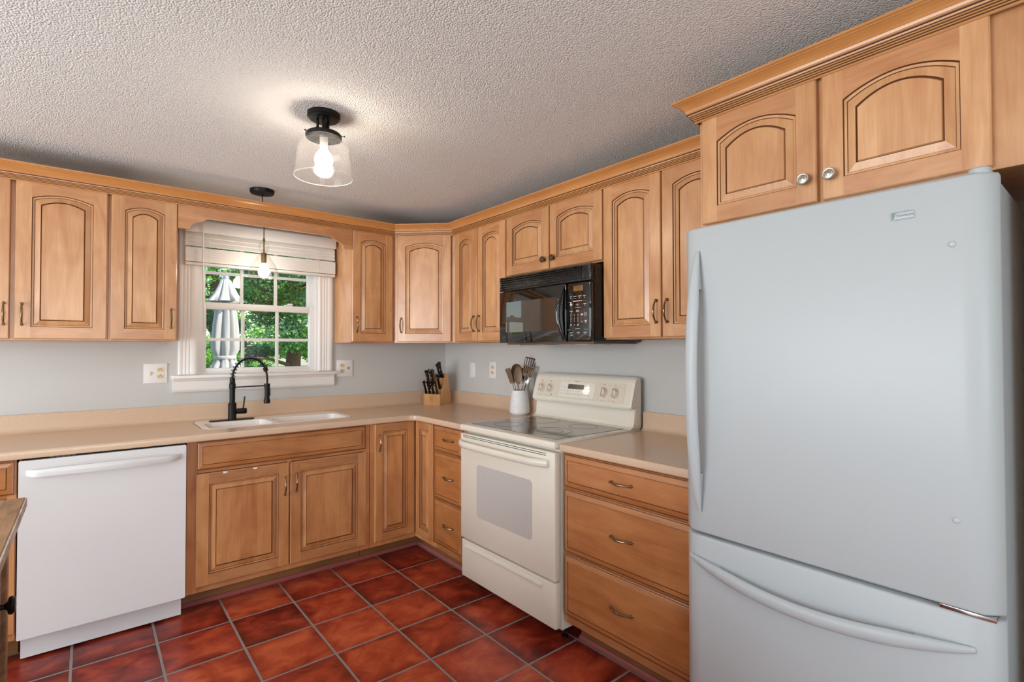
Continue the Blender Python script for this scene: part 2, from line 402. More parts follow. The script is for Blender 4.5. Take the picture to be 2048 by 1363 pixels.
def tag(o, label=None, cat=None, group=None, kind=None):
    if label: o['label'] = label
    if cat: o['category'] = cat
    if group: o['group'] = group
    if kind: o['kind'] = kind
    return o
def thing(name, label, cat, loc=(0, 0, 0), rz=0.0, group=None):
    o = bpy.data.objects.new(name, None); COL.objects.link(o); o.empty_display_size = 0.1
    o.location = loc; o.rotation_euler = (0, 0, rz)
    return tag(o, label, cat, group)
def link_copy(src, parent, loc=None, rot=None, name=None):
    c = src.copy(); COL.objects.link(c); c.parent = parent
    if loc is not None: c.location = loc
    if rot is not None: c.rotation_euler = rot
    return c
def text_mb(mb, body, size, M, mat=0, depth=0.0004):
    cu = bpy.data.curves.new('t', 'FONT'); cu.body = body; cu.size = size; cu.extrude = depth; cu.resolution_u = 2
    cu.align_x = 'CENTER'; cu.align_y = 'CENTER'
    ob = bpy.data.objects.new('t', cu); COL.objects.link(ob)
    dg = bpy.context.evaluated_depsgraph_get(); me = bpy.data.meshes.new_from_object(ob.evaluated_get(dg))
    mb.add([v.co.copy() for v in me.vertices], [tuple(p.vertices) for p in me.polygons], mat, False, M)
    bpy.data.objects.remove(ob); bpy.data.curves.remove(cu); bpy.data.meshes.remove(me)
# local frame facing -Y: text drawn in XY plane must stand in XZ with its front to -Y
FACE = Matrix.Rotation(PI/2, 4, 'X')
def rrect(x0, x1, y0, y1, r, n=5):
    P = []
    for cx, cy, a0 in ((x1-r, y1-r, 0), (x0+r, y1-r, PI/2), (x0+r, y0+r, PI), (x1-r, y0+r, 1.5*PI)):
        for k in range(n+1):
            a = a0 + (PI/2)*k/n; P.append((cx+r*math.cos(a), cy+r*math.sin(a)))
    return P

# ------------------------------------------------------------------ the room
ZC = 2.306
XL, YF = -5.2, -6.2      # left wall and the wall behind the camera
def struct(name, mb, mat, **k): return tag(mb.build(name, mat, **k), kind='structure')
PALE_FLOOR = simple('unseen_pale_floor', lin(186, 184, 176), 0.95, bump=(400, 0.5, 0.003))  # unseen pale floor, added to reduce red bounce on the ceiling
b_ = MB(); b_.box(-3.5225, .12, -4.068, .12, -.06, 0); b_.box(XL-.1, -3.5225, YF-.1, .12, -.06, 0, mat=1); b_.box(-3.5225, .12, YF-.1, -4.068, -.06, 0, mat=1)
struct('floor', b_, [FLOORM, PALE_FLOOR])   # tile in the kitchen, added pale floor in the unseen room behind
struct('ceiling', MB().box(XL-.1, .12, YF-.1, .12, ZC, ZC+.08), CEILM)
wx0, wx1, wz0, wz1 = -1.775, -1.035, 1.19, 2.06     # kitchen window opening
b_ = MB(); b_.box(XL-.1, wx0, 0, .12, 0, ZC); b_.box(wx1, .12, 0, .12, 0, ZC); b_.box(wx0, wx1, 0, .12, 0, wz0); b_.box(wx0, wx1, 0, .12, wz1, ZC)
struct('wall_back', b_, WALLM)
struct('wall_right', MB().box(0, .12, YF-.1, 0, 0, ZC), WALLM)
b_ = MB(); b_.box(XL-.1, XL, YF-.1, -3.35, 0, ZC); b_.box(XL-.1, XL, -.95, 0, 0, ZC); b_.box(XL-.1, XL, -3.35, -.95, 2.15, ZC)
struct('wall_left', b_, WALLM)
b_ = MB(); b_.box(XL, -3.5, YF-.1, YF, 0, ZC); b_.box(-1.8, 0, YF-.1, YF, 0, ZC); b_.box(-3.5, -1.8, YF-.1, YF, 0, .8); b_.box(-3.5, -1.8, YF-.1, YF, 2.1, ZC)
struct('wall_front', b_, WALLM)
# frames of two unseen openings, placed behind the camera to suit the fill
b_ = MB()
for x in (-3.5, -2.675, -1.85): b_.box(x, x+.05, YF-.06, YF-.02, .8, 2.1)
b_.box(-3.5, -1.8, YF-.06, YF-.02, .8, .85); b_.box(-3.5, -1.8, YF-.06, YF-.02, 2.05, 2.1)
struct('unseen_window', b_, VINYL)
b_ = MB()
for y in (-3.35, -2.18, -1.01): b_.box(XL-.06, XL-.02, y, y+.06, 0, 2.15)
b_.box(XL-.06, XL-.02, -3.35, -.95, 0, .08); b_.box(XL-.06, XL-.02, -3.35, -.95, 2.09, 2.15)
struct('unseen_door', b_, VINYL)

# kitchen window
def window():
    w = bpy.data.objects.new('window_1', None); COL.objects.link(w); tag(w, kind='structure'); w.location = (0, 0, 0)
    c = MB()
    def fluted(x0, x1, z0, z1):
        W = x1-x0; prof = [(0, 0), (0, .012), (.006, .018), (.018, .018), (.022, .014), (.028, .018), (.036, .018), (.040, .014), (.046, .018), (.054, .018), (.058, .014), (.064, .018), (W-.008, .020), (W, .016), (W, 0)]
        c.prism([(x0+a, -b) for a, b in prof], z0, z1, plane='XY')
    fluted(-1.865, wx0+.006, wz0, 2.11); fluted(wx1-.006, -.946, wz0, 2.11)
    c.box(-1.865, -.946, -.020, 0, 2.055, 2.13, bev=.003)
    c.build('casing', TRIMW, w)
    s = MB(); s.box(-1.900, -.925, -.062, .03, 1.168, 1.188, bev=.006); s.build('window_sill', TRIMW, w)
    a = MB(); a.prism([(0, 1.168), (-.034, 1.168), (-.030, 1.158), (-.022, 1.150), (-.022, 1.100), (-.014, 1.087), (0, 1.087)], -1.890, -.933, plane='YZ'); a.build('apron', TRIMW, w)
    j = MB()   # jamb liner
    j.box(wx0, wx0+.02, 0, .12, wz0, wz1); j.box(wx1-.02, wx1, 0, .12, wz0, wz1); j.box(wx0, wx1, 0, .12, wz1-.02, wz1); j.box(wx0, wx1, .02, .12, wz0-.001, wz0+.012)
    j.build('window_frame', VINYL, w)
    gx0, gx1 = -1.715, -1.092
    def sash(name, y, z0, z1, zm, bot, top):
        m = MB(); x0, x1 = wx0+.018, wx1-.018
        for (a, b2, c2, d) in ((x0, gx0, z0-bot, z1+top), (gx1, x1, z0-bot, z1+top), (gx0, gx1, z0-bot, z0), (gx0, gx1, z1, z1+top)):
            m.box(a, b2, y-.018, y+.018, c2, d, bev=.003)
        r = m.build(name, VINYL, w)
        g = MB(); g.box(gx0-.002, gx1+.002, y-.002, y+.002, z0-.002, z1+.002); g.build('pane', PANE, r)
        q = MB(); ww = .0095
        for x in (gx0+(gx1-gx0)/3, gx0+(gx1-gx0)*2/3): q.box(x-ww, x+ww, y-.008, y+.008, z0, z1, bev=.002)
        q.box(gx0, gx1, y-.0068, y+.0068, zm-ww, zm+ww, bev=.0015)
        q.build('muntin_grid', VINYL, r); return r
    lo = sash('lower_sash', .042, 1.225, 1.592, 1.404, .035, .042)
    sash('upper_sash', .082, 1.637, 2.0, 1.825, .04, .04)
    for x in (-1.56, -1.23):
        l = MB(); l.box(x-.025, x+.025, .022, .058, 1.634, 1.641, bev=.003); l.box(x-.006, x+.03, .028, .044, 1.641, 1.652, bev=.004); l.build('sash_lock', VINYL, w)
window()

# ------------------------------------------------------------------ cabinet doors, drawers and hardware
def ring_loop(w, h, ins, rise=0.0, nt=14, topextra=0.0):
    x0, x1, z0, zt = ins, w-ins, ins, h-ins-topextra
    P = [(x0, z0), (x1, z0)]
    half = (x1-x0)/2
    for k in range(nt+1):
        u = 1-2*k/nt; x = (x0+x1)/2 + u*half
        P.append((x, zt - rise*(u*u)))
    return P
def rings(mb, w, h, specs, rise=0.0, nt=14, close=True, topextra=0.0):
    """specs: list of (inset, y, mat of band leading to this loop)"""
    loops = []
    for sp_ in specs:
        ins, y, m = sp_[:3]
        arch = rise
        loops.append(([(x, y, z) for x, z in ring_loop(w, h, ins, arch, nt, topextra)], m))
    n = len(loops[0][0]); V = []; F = []; M = []
    for L, m in loops: V += L
    for i in range(1, len(loops)):
        for k in range(n):
            a, b = (i-1)*n+k, (i-1)*n+(k+1) % n
            F.append((a, b, b+n, a+n)); M.append(loops[i][1])
    if close:
        F.append(tuple((len(loops)-1)*n+k for k in range(n))); M.append(specs[-1][3] if len(specs[-1]) > 3 else 0)
    mb.add(V, F, M)
def door_mesh(w, h, t=.020, stile=.055, rise=0.0):
    """materials: 0 vertical, 1 horizontal, 2 glaze, 3 panel"""
    mb = MB(); e = .003
    # slab rim
    o = [(0, 0), (w, 0), (w, h), (0, h)]; i_ = [(e, e), (w-e, e), (w-e, h-e), (e, h-e)]
    V = [(x, 0, z) for x, z in o] + [(x, -t+e, z) for x, z in o] + [(x, -t, z) for x, z in i_]
    F = [(k, (k+1) % 4, (k+1) % 4+4, k+4) for k in range(4)] + [(k+4, (k+1) % 4+4, (k+1) % 4+8, k+8) for k in range(4)]
    F.append((0, 1, 2, 3)); mb.add(V, F, [0, 0, 0, 0, 0, 0, 0, 0, 0])
    s = min(stile, w*.30); te = 0.0
    nt = 16
    op = ring_loop(w, h, s, rise, nt)
    # stiles, bottom rail, top rail (butt joints)
    y = -t
    mb.add([(e, y, e), (s, y, e), (s, y, h-e), (e, y, h-e)], [(0, 1, 2, 3)], 0)
    mb.add([(w-s, y, e), (w-e, y, e), (w-e, y, h-e), (w-s, y, h-e)], [(0, 1, 2, 3)], 0)
    mb.add([(s, y, e), (w-s, y, e), (w-s, y, s), (s, y, s)], [(0, 1, 2, 3)], 1)
    top = op[2:]
    for k in range(nt):
        (xa, za), (xb, zb) = top[k], top[k+1]
        mb.add([(xa, y, za), (xb, y, zb), (xb, y, h-e), (xa, y, h-e)], [(0, 1, 2, 3)], 1)
    rings(mb, w, h, [(s, y, 0), (s+.0026, y+.0045, 2), (s+.009, y+.0050, 0), (s+.0105, y+.0075, 2), (s+.031, y+.0005, 0),
                     (s+.0340, y+.005, 2), (s+.0365, y+.0005, 3, 3)], rise, nt)
    return mb
def drawer_mesh(w, h, t=.020):
    mb = MB()
    rings(mb, w, h, [(0, 0, 0), (0, -t+.009, 0), (.003, -t+.006, 0), (.006, -t+.0055, 2), (.010, -t+.003, 0), (.026, -t, 0),
                     (.0275, -t+.0025, 2), (.0295, -t, 0, 0)], 0, 1)
    mb.add([(0, 0, 0), (w, 0, 0), (w, 0, h), (0, 0, h)], [(0, 1, 2, 3)], 0)
    return mb
DM = [WOODV, WOODH, GLAZE, PANEL]
BM = [WOODB, WOODBH, GLAZE, PANELB]
DRM = [DRAWW, DRAWW, GLAZE, DRAWW]

def pull_mesh():
    """bow pull, along Z, centred, feet at y=0 face, bulging to -Y"""
    mb = MB(); L = .048; pts = []; rad = []
    for k in range(25):
        u = -1+2*k/24; z = u*L
        y = -.009 - .019*math.cos(u*PI/2)**.75 if abs(u) < 1 else -.009
        r = .0030 + .0018*math.cos(u*PI/2)
        if abs(abs(u)-.0) < .05: r = .0062
        if abs(abs(u)-.12) < .05: r = .0052
        if abs(u) > .9: r = .0042
        pts.append((0, y, z)); rad.append(r)
    mb.tube(pts, rad, 10)
    for sgn in (-1, 1):
        mb.lathe([(0.0, -.017), (.0035, -.0165), (.0055, -.013), (.0052, -.009), (.0034, -.006), (.0034, -.004), (.0058, -.0015), (.0062, 0)], (0, 0, sgn*L), 14, axis='Y')
        mb.lathe([(0, -.006), (.004, -.0045), (.0058, 0), (.004, .0045), (0, .006)], (0, -.011, sgn*(L+.002)), 12, axis='Z')
    return mb
def knob_mesh():
    mb = MB()
    mb.lathe([(.009, 0), (.009, -.002), (.0055, -.004), (.0050, -.012), (.008, -.015), (.0165, -.017), (.0175, -.020), (.0160, -.0225), (.0130, -.0222),
              (.0122, -.0235), (.0105, -.0238), (.0098, -.0225), (.0065, -.0228), (.0058, -.0245), (.0035, -.0252), (0, -.0255)], (0, 0, 0), 28, axis='Y')
    return mb
_p = pull_mesh().build('handle', PEWTER); _k = knob_mesh().build('knob', NICKEL); _kb = knob_mesh().build('knob', BRASSD)
PULLD, KNOBD, KNOBB = _p.data, _k.data, _kb.data
for o in (_p, _k, _kb): bpy.data.objects.remove(o)
def hw(data, name, parent, x, y, z, rot=(0, 0, 0)):
    o = bpy.data.objects.new(name, data); COL.objects.link(o); o.parent = parent; o.location = (x, y, z); o.rotation_euler = rot
    return o
def door(parent, x0, x1, z0, z1, y, rise=.024, pull=None, knob=None, mats=None, name='door', stile=.055, rz=0.0):
    o = door_mesh(x1-x0, z1-z0, rise=rise, stile=stile).build(name, mats or (BM if z0 < .5 else DM), parent, (x0, y, z0), rz)
    if pull: hw(PULLD, 'handle', o, pull[0]-x0, -.020, pull[1]-z0)
    if knob: hw(knob[2], 'knob', o, knob[0]-x0, -.020, knob[1]-z0)
    return o
def drawer(parent, x0, x1, z0, z1, y, pull=True, name='drawer', px=None):
    o = drawer_mesh(x1-x0, z1-z0).build(name, DRM, parent, (x0, y, z0))
    if pull: hw(PULLD, 'handle', o, (px if px is not None else (x0+x1)/2)-x0, -.020, (z1-z0)*.52, (0, PI/2, 0))
    return o
def carcass(parent, w, d, z0, z1, stiles=(), rails=(), base=False):
    """box with a face frame: stiles list of (x0,x1); rails list of (z0,z1)"""
    mb = MB()
    mb.box(0, .016, -d+.019, -.002, z0, z1); mb.box(w-.016, w, -d+.019, -.002, z0, z1)
    mb.box(.016, w-.016, -.010, -.002, z0, z1)
    mb.box(.016, w-.016, -d+.019, -.010, z0+.008, z0+.024); mb.box(.016, w-.016, -d+.019, -.010, z1-.018, z1-.002)
    for a, b in stiles: mb.box(a, b, -d, -d+.019, z0, z1, bev=.0008, seg=1)
    for k in range(len(stiles)-1):
        for c, e in rails: mb.box(stiles[k][1], stiles[k+1][0], -d+.0003, -d+.019, c, e, mat=1)
    mb.box(stiles[0][1], stiles[-1][0], -d+.012, -d+.0185, rails[0][0]+.01, rails[-1][1]-.01, mat=2)   # shut interior behind the doors
    base = z0 < .5
    return mb.build('carcass', [WOODB if base else WOODV, WOODBH if base else WOODH, GLAZE], parent)

UB, UT = 1.386, 2.16
FY = .298                   # depth of wall cabinets
R90 = -PI/2
up_lab = 'honey maple wall cabinet '
# back wall, wall cabinets
t = thing('wall_cabinet', 'maple wall cabinet with a pair of arched doors, farthest left above the dishwasher', 'cabinet', (-2.905, 0, 0))
carcass(t, .703, FY, UB, UT, [(0, .022), (.344, .362), (.684, .703)], [(UB, UB+.03), (UT-.04, UT)])
door(t, .008, .344, 1.393, 2.140, -FY, pull=(.326, 1.507)); door(t, .362, .698, 1.393, 2.140, -FY, pull=(.387, 1.507))
t = thing('wall_cabinet', 'maple wall cabinet with one arched door, just left of the window', 'cabinet', (-2.201, 0, 0))
carcass(t, .296, FY, UB, UT, [(0, .022), (.276, .296)], [(UB, UB+.03), (UT-.04, UT)])
door(t, .010, .292, 1.393, 2.140, -FY, pull=(.267, 1.507))
t = thing('wall_cabinet', 'maple wall cabinet with one narrow arched door, just right of the window', 'cabinet', (-.927, 0, 0))
carcass(t, .316, FY, UB, UT, [(0, .02), (.290, .316)], [(UB, UB+.03), (UT-.04, UT)])
door(t, .004, .295, 1.393, 2.140, -FY, pull=(.032, 1.505))
# diagonal corner cabinet
t = thing('corner_wall_cabinet', 'diagonal maple corner wall cabinet with a single arched door above the knife block', 'cabinet', (-.61, -.298, 0), -PI/4)
mb = MB(); c45 = math.cos(PI/4)
Minv = Matrix.Rotation(PI/4, 4, 'Z') @ Matrix.Translation((.61, .298, 0))
poly = [(-.608, -.299), (-.608, -.002), (-.002, -.002), (-.002, -.608), (-.299, -.608)]
pl = [tuple((Minv @ Vector((x, y, 0)))[:2]) for x, y in poly]
mb.prism(pl, UB, UT, plane='XY')
DWD = math.hypot(.312, .312)
mb.box(.0, .026, -.004, .010, UB, UT, bev=.001, seg=1); mb.box(DWD-.026, DWD, -.004, .010, UB, UT, bev=.001, seg=1)
mb.box(.026, DWD-.026, -.0035, .010, UB, UB+.03, mat=1); mb.box(.026, DWD-.026, -.0035, .010, UT-.04, UT, mat=1)
mb.build('carcass', [WOODV, WOODH], t)
door(t, .030, DWD-.030, 1.393, 2.137, -.004, rise=.026, pull=(.058, 1.507))
# right wall, wall cabinets (local x runs towards the camera)
def rw(name, label, y): return thing(name, label, 'cabinet', (0, y, 0), R90)
t = rw('wall_cabinet', 'maple wall cabinet with a pair of narrow arched doors, between the corner and the microwave', -.611)
carcass(t, .577, FY, UB, UT, [(0, .022), (.273, .285), (.560, .577)], [(UB, UB+.03), (UT-.04, UT)])
door(t, .018, .275, 1.393, 2.137, -FY, pull=(.250, 1.507)); door(t, .283, .572, 1.393, 2.137, -FY, pull=(.309, 1.507))
t = rw('wall_cabinet', 'short maple wall cabinet with two arched doors and round knobs above the black microwave', -1.190)
carcass(t, .764, FY, 1.776, UT, [(0, .022), (.373, .391), (.745, .764)], [(1.776, 1.80), (UT-.04, UT)])
door(t, .006, .378, 1.783, 2.137, -FY, knob=(.345, 1.838, KNOBB)); door(t, .387, .760, 1.783, 2.137, -FY, knob=(.418, 1.838, KNOBB))
t = rw('wall_cabinet', 'maple wall cabinet with two tall arched doors, between the microwave and the refrigerator', -1.956)
carcass(t, .695, FY, UB, UT, [(0, .022), (.330, .342), (.675, .695)], [(UB, UB+.03), (UT-.04, UT)])
door(t, .004, .332, 1.393, 2.137, -FY, pull=(.312, 1.507)); door(t, .340, .668, 1.393, 2.137, -FY, pull=(.367, 1.507))
t = rw('refrigerator_wall_cabinet', 'deep maple cabinet with two wide arched doors and round knobs above the refrigerator', -2.655)
carcass(t, .90, .61, 1.765, UT, [(0, .022), (.375, .402), (.745, .90)], [(1.765, 1.79), (UT-.04, UT)])
door(t, .017, .382, 1.771, 2.137, -.61, rise=.036, knob=(.352, 1.840, KNOBD)); door(t, .397, .762, 1.771, 2.137, -.61, rise=.036, knob=(.421, 1.838, KNOBD))
t = thing('recess_shade_panel', 'unseen tall maple panel added on the far right to darken the refrigerator recess', 'panel', (0, -3.556, 0), R90)  # out of view, added to close the recess and make it darker
mb = MB(); mb.box(0, .019, -.61, -.002, 0, UT, bev=.001, seg=1); mb.box(-.0005, .0195, -.615, -.61, 0, UT, bev=.001, seg=1); mb.build('panel', [WOODV], t)

# valance over the window
mb = MB()
prof = [(-1.905, 2.004), (-1.852, 2.006), (-1.846, 2.022), (-1.839, 2.031), (-1.825, 2.042), (-1.808, 2.050), (-1.792, 2.056), (-1.780, 2.064), (-1.768, 2.072), (-1.745, 2.075)]
c_ = -1.417; poly = prof + [(2*c_-x, z) for x, z in reversed(prof)] + [(-.927, 2.16), (-1.905, 2.16)]
poly[-3] = (-.929, 2.004)
mb.prism(poly, -.318, -.299)
tag(mb.build('window_valance', WOODH), 'scalloped maple valance board spanning above the window', 'valance')

# crown mouldings
CP = [(0, 2.130, 0), (.006, 2.130, 0), (.006, 2.136, 0), (.010, 2.136, 1), (.010, 2.1378, 1), (.010, 2.1415, 0), (.0135, 2.1415, 1), (.0135, 2.1433, 1), (.0135, 2.147, 0),
      (.017, 2.147, 1), (.017, 2.1488, 1), (.017, 2.1525, 0), (.0205, 2.1525, 1), (.0205, 2.1543, 1), (.0215, 2.159, 0), (.026, 2.160, 1), (.0265, 2.162, 1), (.0265, 2.167, 0),
      (.029, 2.173, 0), (.034, 2.180, 0), (.041, 2.187, 0), (.050, 2.193, 0), (.0555, 2.195, 0), (.0555, 2.197, 0), (.062, 2.199, 0), (.062, 2.206, 0), (0, 2.206, 0)]
def crown(name, pts, wmats):
    mb = MB(); P = [Vector((x, y)) for x, y in pts]; n = len(P)
    def nrm(a, b): d = (b-a).normalized(); return Vector((d.y, -d.x))
    dirs = []
    for i in range(n):
        if i == 0: m = nrm(P[0], P[1])
        elif i == n-1: m = nrm(P[-2], P[-1])
        else:
            a, b = nrm(P[i-1], P[i]), nrm(P[i], P[i+1]); m = (a+b); m = m/(m.dot(a))
        dirs.append(m)
    K = len(CP)
    for i in range(n-1):
        V = []; F = []; M = []
        for j in (i, i+1):
            for o, z, g in CP: q = P[j]+dirs[j]*o; V.append((q.x, q.y, z))
        for k in range(K-1): F.append((k, k+1, k+1+K, k+K)); M.append(1 if CP[k+1][2] else 0)
        d = P[i+1]-P[i]
        if abs(d.y) > abs(d.x)*1.2: M = [m if m == 1 else 2 for m in M]
        mb.add(V, F, M)
        if i == 0: mb.add([V[k] for k in range(K)], [tuple(range(K))], 0)
        if i == n-2: mb.add([V[K+k] for k in range(K)], [tuple(range(K))], 0)
    return struct(name, mb, wmats)
crown('trim_1', [(-3.4, -.318), (-.6185, -.318), (-.318, -.6185), (-.318, -2.640)], [CROWNW, GLAZE, CROWNY])
crown('trim_2', [(-.300, -2.655), (-.630, -2.655), (-.630, -3.575)], [CROWNW, GLAZE, CROWNY])

# ------------------------------------------------------------------ base cabinets
BT = .878; BB = .118; BD = .61
def base_toe(parent, w, toe=.150, m=TOEW):
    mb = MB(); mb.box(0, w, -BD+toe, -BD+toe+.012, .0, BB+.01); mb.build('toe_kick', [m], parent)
t = thing('base_cabinet', 'maple base cabinet at the left edge with a drawer over a door, beside the dishwasher', 'cabinet', (-3.11, 0, 0))
carcass(t, .605, BD, BB, BT, [(0, .03), (.575, .605)], [(BB, BB+.04), (.715, .74), (BT-.03, BT)]); base_toe(t, .605)
drawer(t, .02, .602, .731, .874, -BD); door(t, .02, .602, .152, .713, -BD, rise=0, pull=(.05, .60))
t = thing('sink_base_cabinet', 'maple sink base cabinet with a false drawer front over two square raised-panel doors', 'cabinet', (-1.893, 0, 0))
carcass(t, .960, BD, BB, BT, [(0, .046), (.478, .498), (.925, .960)], [(BB, BB+.04), (.715, .74), (BT-.03, BT)]); base_toe(t, .960)
drawer(t, .040, .932, .731, .876, -BD, pull=False, name='false_drawer_front')
d1 = door(t, .040, .4835, .150, .713, -BD, rise=0, pull=(.459, .590)); door(t, .4905, .933, .150, .713, -BD, rise=0, pull=(.519, .600))
for x in (.128, .270): mb = MB(); mb.box(x-.010, x+.010, -.0225, -.020, .553, .562, bev=.001); mb.build('child_latch', [PLATE], d1)
t = thing('corner_base_cabinet', 'L-shaped maple corner base cabinet with two narrow raised-panel doors meeting at a right angle', 'cabinet', (-.930, 0, 0))
mb = MB(); L = [(.002, -.002), (.002, -.610), (.320, -.610), (.320, -.855), (.928, -.855), (.928, -.002)]
mb.prism(L, BB, BT, plane='XY', mat=0)
mb.box(.0, .024, -.6105, -.60, BB, BT, bev=.0008, seg=1)
mb.build('carcass', [WOODB], t)
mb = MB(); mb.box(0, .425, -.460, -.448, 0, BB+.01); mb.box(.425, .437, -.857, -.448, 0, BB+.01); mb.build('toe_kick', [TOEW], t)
door(t, .026, .299, .150, .876, -.610, rise=0, pull=(.052, .760), stile=.05)
o = door_mesh(.212, .726, rise=0, stile=.05).build('door', BM, t, (.320, -.643, .150), R90)
t = rw('base_cabinet', 'maple base cabinet with three stacked drawers, left of the range', -.858)
carcass(t, .346, BD, BB, BT, [(0, .02), (.312, .346)], [(BB, BB+.04), (.424, .434), (.712, .722), (BT-.02, BT)])
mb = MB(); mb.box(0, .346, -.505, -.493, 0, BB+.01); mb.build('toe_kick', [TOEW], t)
drawer(t, .006, .312, .720, .876, -BD, px=.186); drawer(t, .006, .312, .432, .712, -BD, px=.186); drawer(t, .006, .312, .156, .424, -BD, px=.186)
t = rw('base_cabinet', 'maple base cabinet with three wide stacked drawers, between the range and the refrigerator', -1.978)
carcass(t, .675, BD, BB, BT, [(0, .012), (.655, .675)], [(BB, BB+.04), (.426, .436), (.716, .726), (BT-.01, BT)])
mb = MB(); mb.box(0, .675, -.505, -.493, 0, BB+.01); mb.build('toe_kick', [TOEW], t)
drawer(t, .008, .665, .724, .872, -BD); drawer(t, .008, .665, .436, .716, -BD); drawer(t, .008, .665, .157, .426, -BD)
# base tile strip on the floor along the toe kicks
SP = [(0, 0), (.010, 0), (.012, .014), (.006, .021), (0, .022)]
mb = MB(); mb.prism([(-.4605-a, b) for a, b in SP], -1.893, -.505, plane='YZ')
struct('baseboard_back', mb, STRIPM)
mb = MB(); mb.prism([(-.5055-a, b) for a, b in SP], -1.204, -.473, plane='XZ'); mb.prism([(-.5055-a, b) for a, b in SP], -2.653, -1.975, plane='XZ')
struct('baseboard_right', mb, STRIPM)

# ------------------------------------------------------------------ countertops
def slab(name, outer, holes, z0, z1, bev, mat):
    cu = bpy.data.curves.new(name, 'CURVE'); cu.dimensions = '2D'; cu.fill_mode = 'BOTH'
    for P in [outer]+holes:
        sp = cu.splines.new('POLY'); sp.points.add(len(P)-1)
        for i, (x, y) in enumerate(P): sp.points[i].co = (x, y, 0, 1)
        sp.use_cyclic_u = True
    cu.extrude = (z1-z0)/2-bev; cu.bevel_depth = bev; cu.bevel_resolution = 2; cu.offset = -bev
    ob = bpy.data.objects.new('t', cu); COL.objects.link(ob)
    dg = bpy.context.evaluated_depsgraph_get(); me = bpy.data.meshes.new_from_object(ob.evaluated_get(dg))
    mb = MB(); mb.add([v.co+Vector((0, 0, (z0+z1)/2)) for v in me.vertices], [tuple(p.vertices) for p in me.polygons], 0, True)
    bpy.data.objects.remove(ob); bpy.data.curves.remove(cu); bpy.data.meshes.remove(me)
    return mb
CT0, CT1 = .879, .914
def fillet(c, r, a0, a1, n=6): return [(c[0]+r*math.cos(a0+(a1-a0)*k/n), c[1]+r*math.sin(a0+(a1-a0)*k/n)) for k in range(n+1)]
r = .05
outer = [(-.002, -1.204), (-.002, -.002), (-3.11, -.002), (-3.11, -.645)] + [(-.64-r, -.645)] + fillet((-.64-r, -.645-r), r, PI/2, 0)[1:] + [(-.64, -1.204)]
SX0, SX1, SY0, SY1 = -1.800, -.968, -.478, -.062
t = thing('kitchen_countertop', 'speckled beige L-shaped countertop running from the left edge under the window to the range', 'countertop')
slab('countertop', outer, [rrect(SX0, SX1, SY0, SY1, .07, 8)], CT0, CT1, .008, COUNTER).build('slab', COUNTER, t)
def splash(parent, a, b, axis):
    mb = MB(); pr = [(-.0, CT1), (-.050, CT1), (-.038, CT1+.002), (-.028, CT1+.010), (-.0235, CT1+.022), (-.0225, 1.002), (-.019, 1.010), (0, 1.010)]
    pr = [(x-.002 if x == 0 else x, z) for x, z in pr]
    mb.prism(pr, a, b, plane='YZ' if axis == 'Y' else 'XZ', smooth=True); return mb.build('backsplash', COUNTER, parent)
splash(t, -3.11, -.002, 'Y'); splash(t, -1.204, -.022, 'X')
t = thing('kitchen_countertop', 'short speckled beige countertop section between the range and the refrigerator', 'countertop')
slab('countertop', [(-.002, -2.653), (-.002, -1.974), (-.64, -1.974), (-.64, -2.653)], [], CT0, CT1, .008, COUNTER).build('slab', COUNTER, t)
splash(t, -2.653, -1.974, 'X')

# sink: white moulded unit with a faucet deck, flush with the counter
def sink():
    t = thing('kitchen_sink', 'white moulded double sink set flush in the beige counter under the window', 'sink', ((SX0+SX1)/2, (SY0+SY1)/2, CT1))
    cx, cy = (SX0+SX1)/2, (SY0+SY1)/2
    def L(P): return [(x-cx, y-cy) for x, y in P]
    bowls = [(-1.765, -1.440, -.455, -.205), (-1.405, -1.005, -.455, -.205)]
    o = rrect(SX0+.004, SX1-.004, SY0+.004, SY1-.004, .066, 8)
    mb = slab('deck', L(o), [L(rrect(a, b, c, d, .05, 6)) for a, b, c, d in bowls], -.014, .0, .003, SINKW)
    mb.build('sink_deck', SINKW, t)
    for a, b, c, d in bowls:
        m = MB(); loops = []
        for ins, z in ((-.003, -.004), (0, -.008), (.006, -.10), (.018, -.160), (.05, -.172)):
            P = rrect(a+ins, b-ins, c+ins, d-ins, max(.05-ins*.3, .02), 6); loops.append([(x-cx, y-cy, z) for x, y in P])
        n = len(loops[0]); V = sum(loops, []); F = []
        for i in range(len(loops)-1):
            for k in range(n): F.append((i*n+k, i*n+(k+1) % n, (i+1)*n+(k+1) % n, (i+1)*n+k))
        F.append(tuple((len(loops)-1)*n+k for k in range(n)))
        m.add(V, F, 0, True)
        bw = m.build('basin', SINKW, t, fix=False)
        dr = MB(); dr.lathe([(.0, -.168), (.02, -.169), (.038, -.166), (.041, -.1705)], ((a+b)/2-cx, (c+d)/2-cy, 0), 20); dr.build('drain', STEEL, bw)
sink()

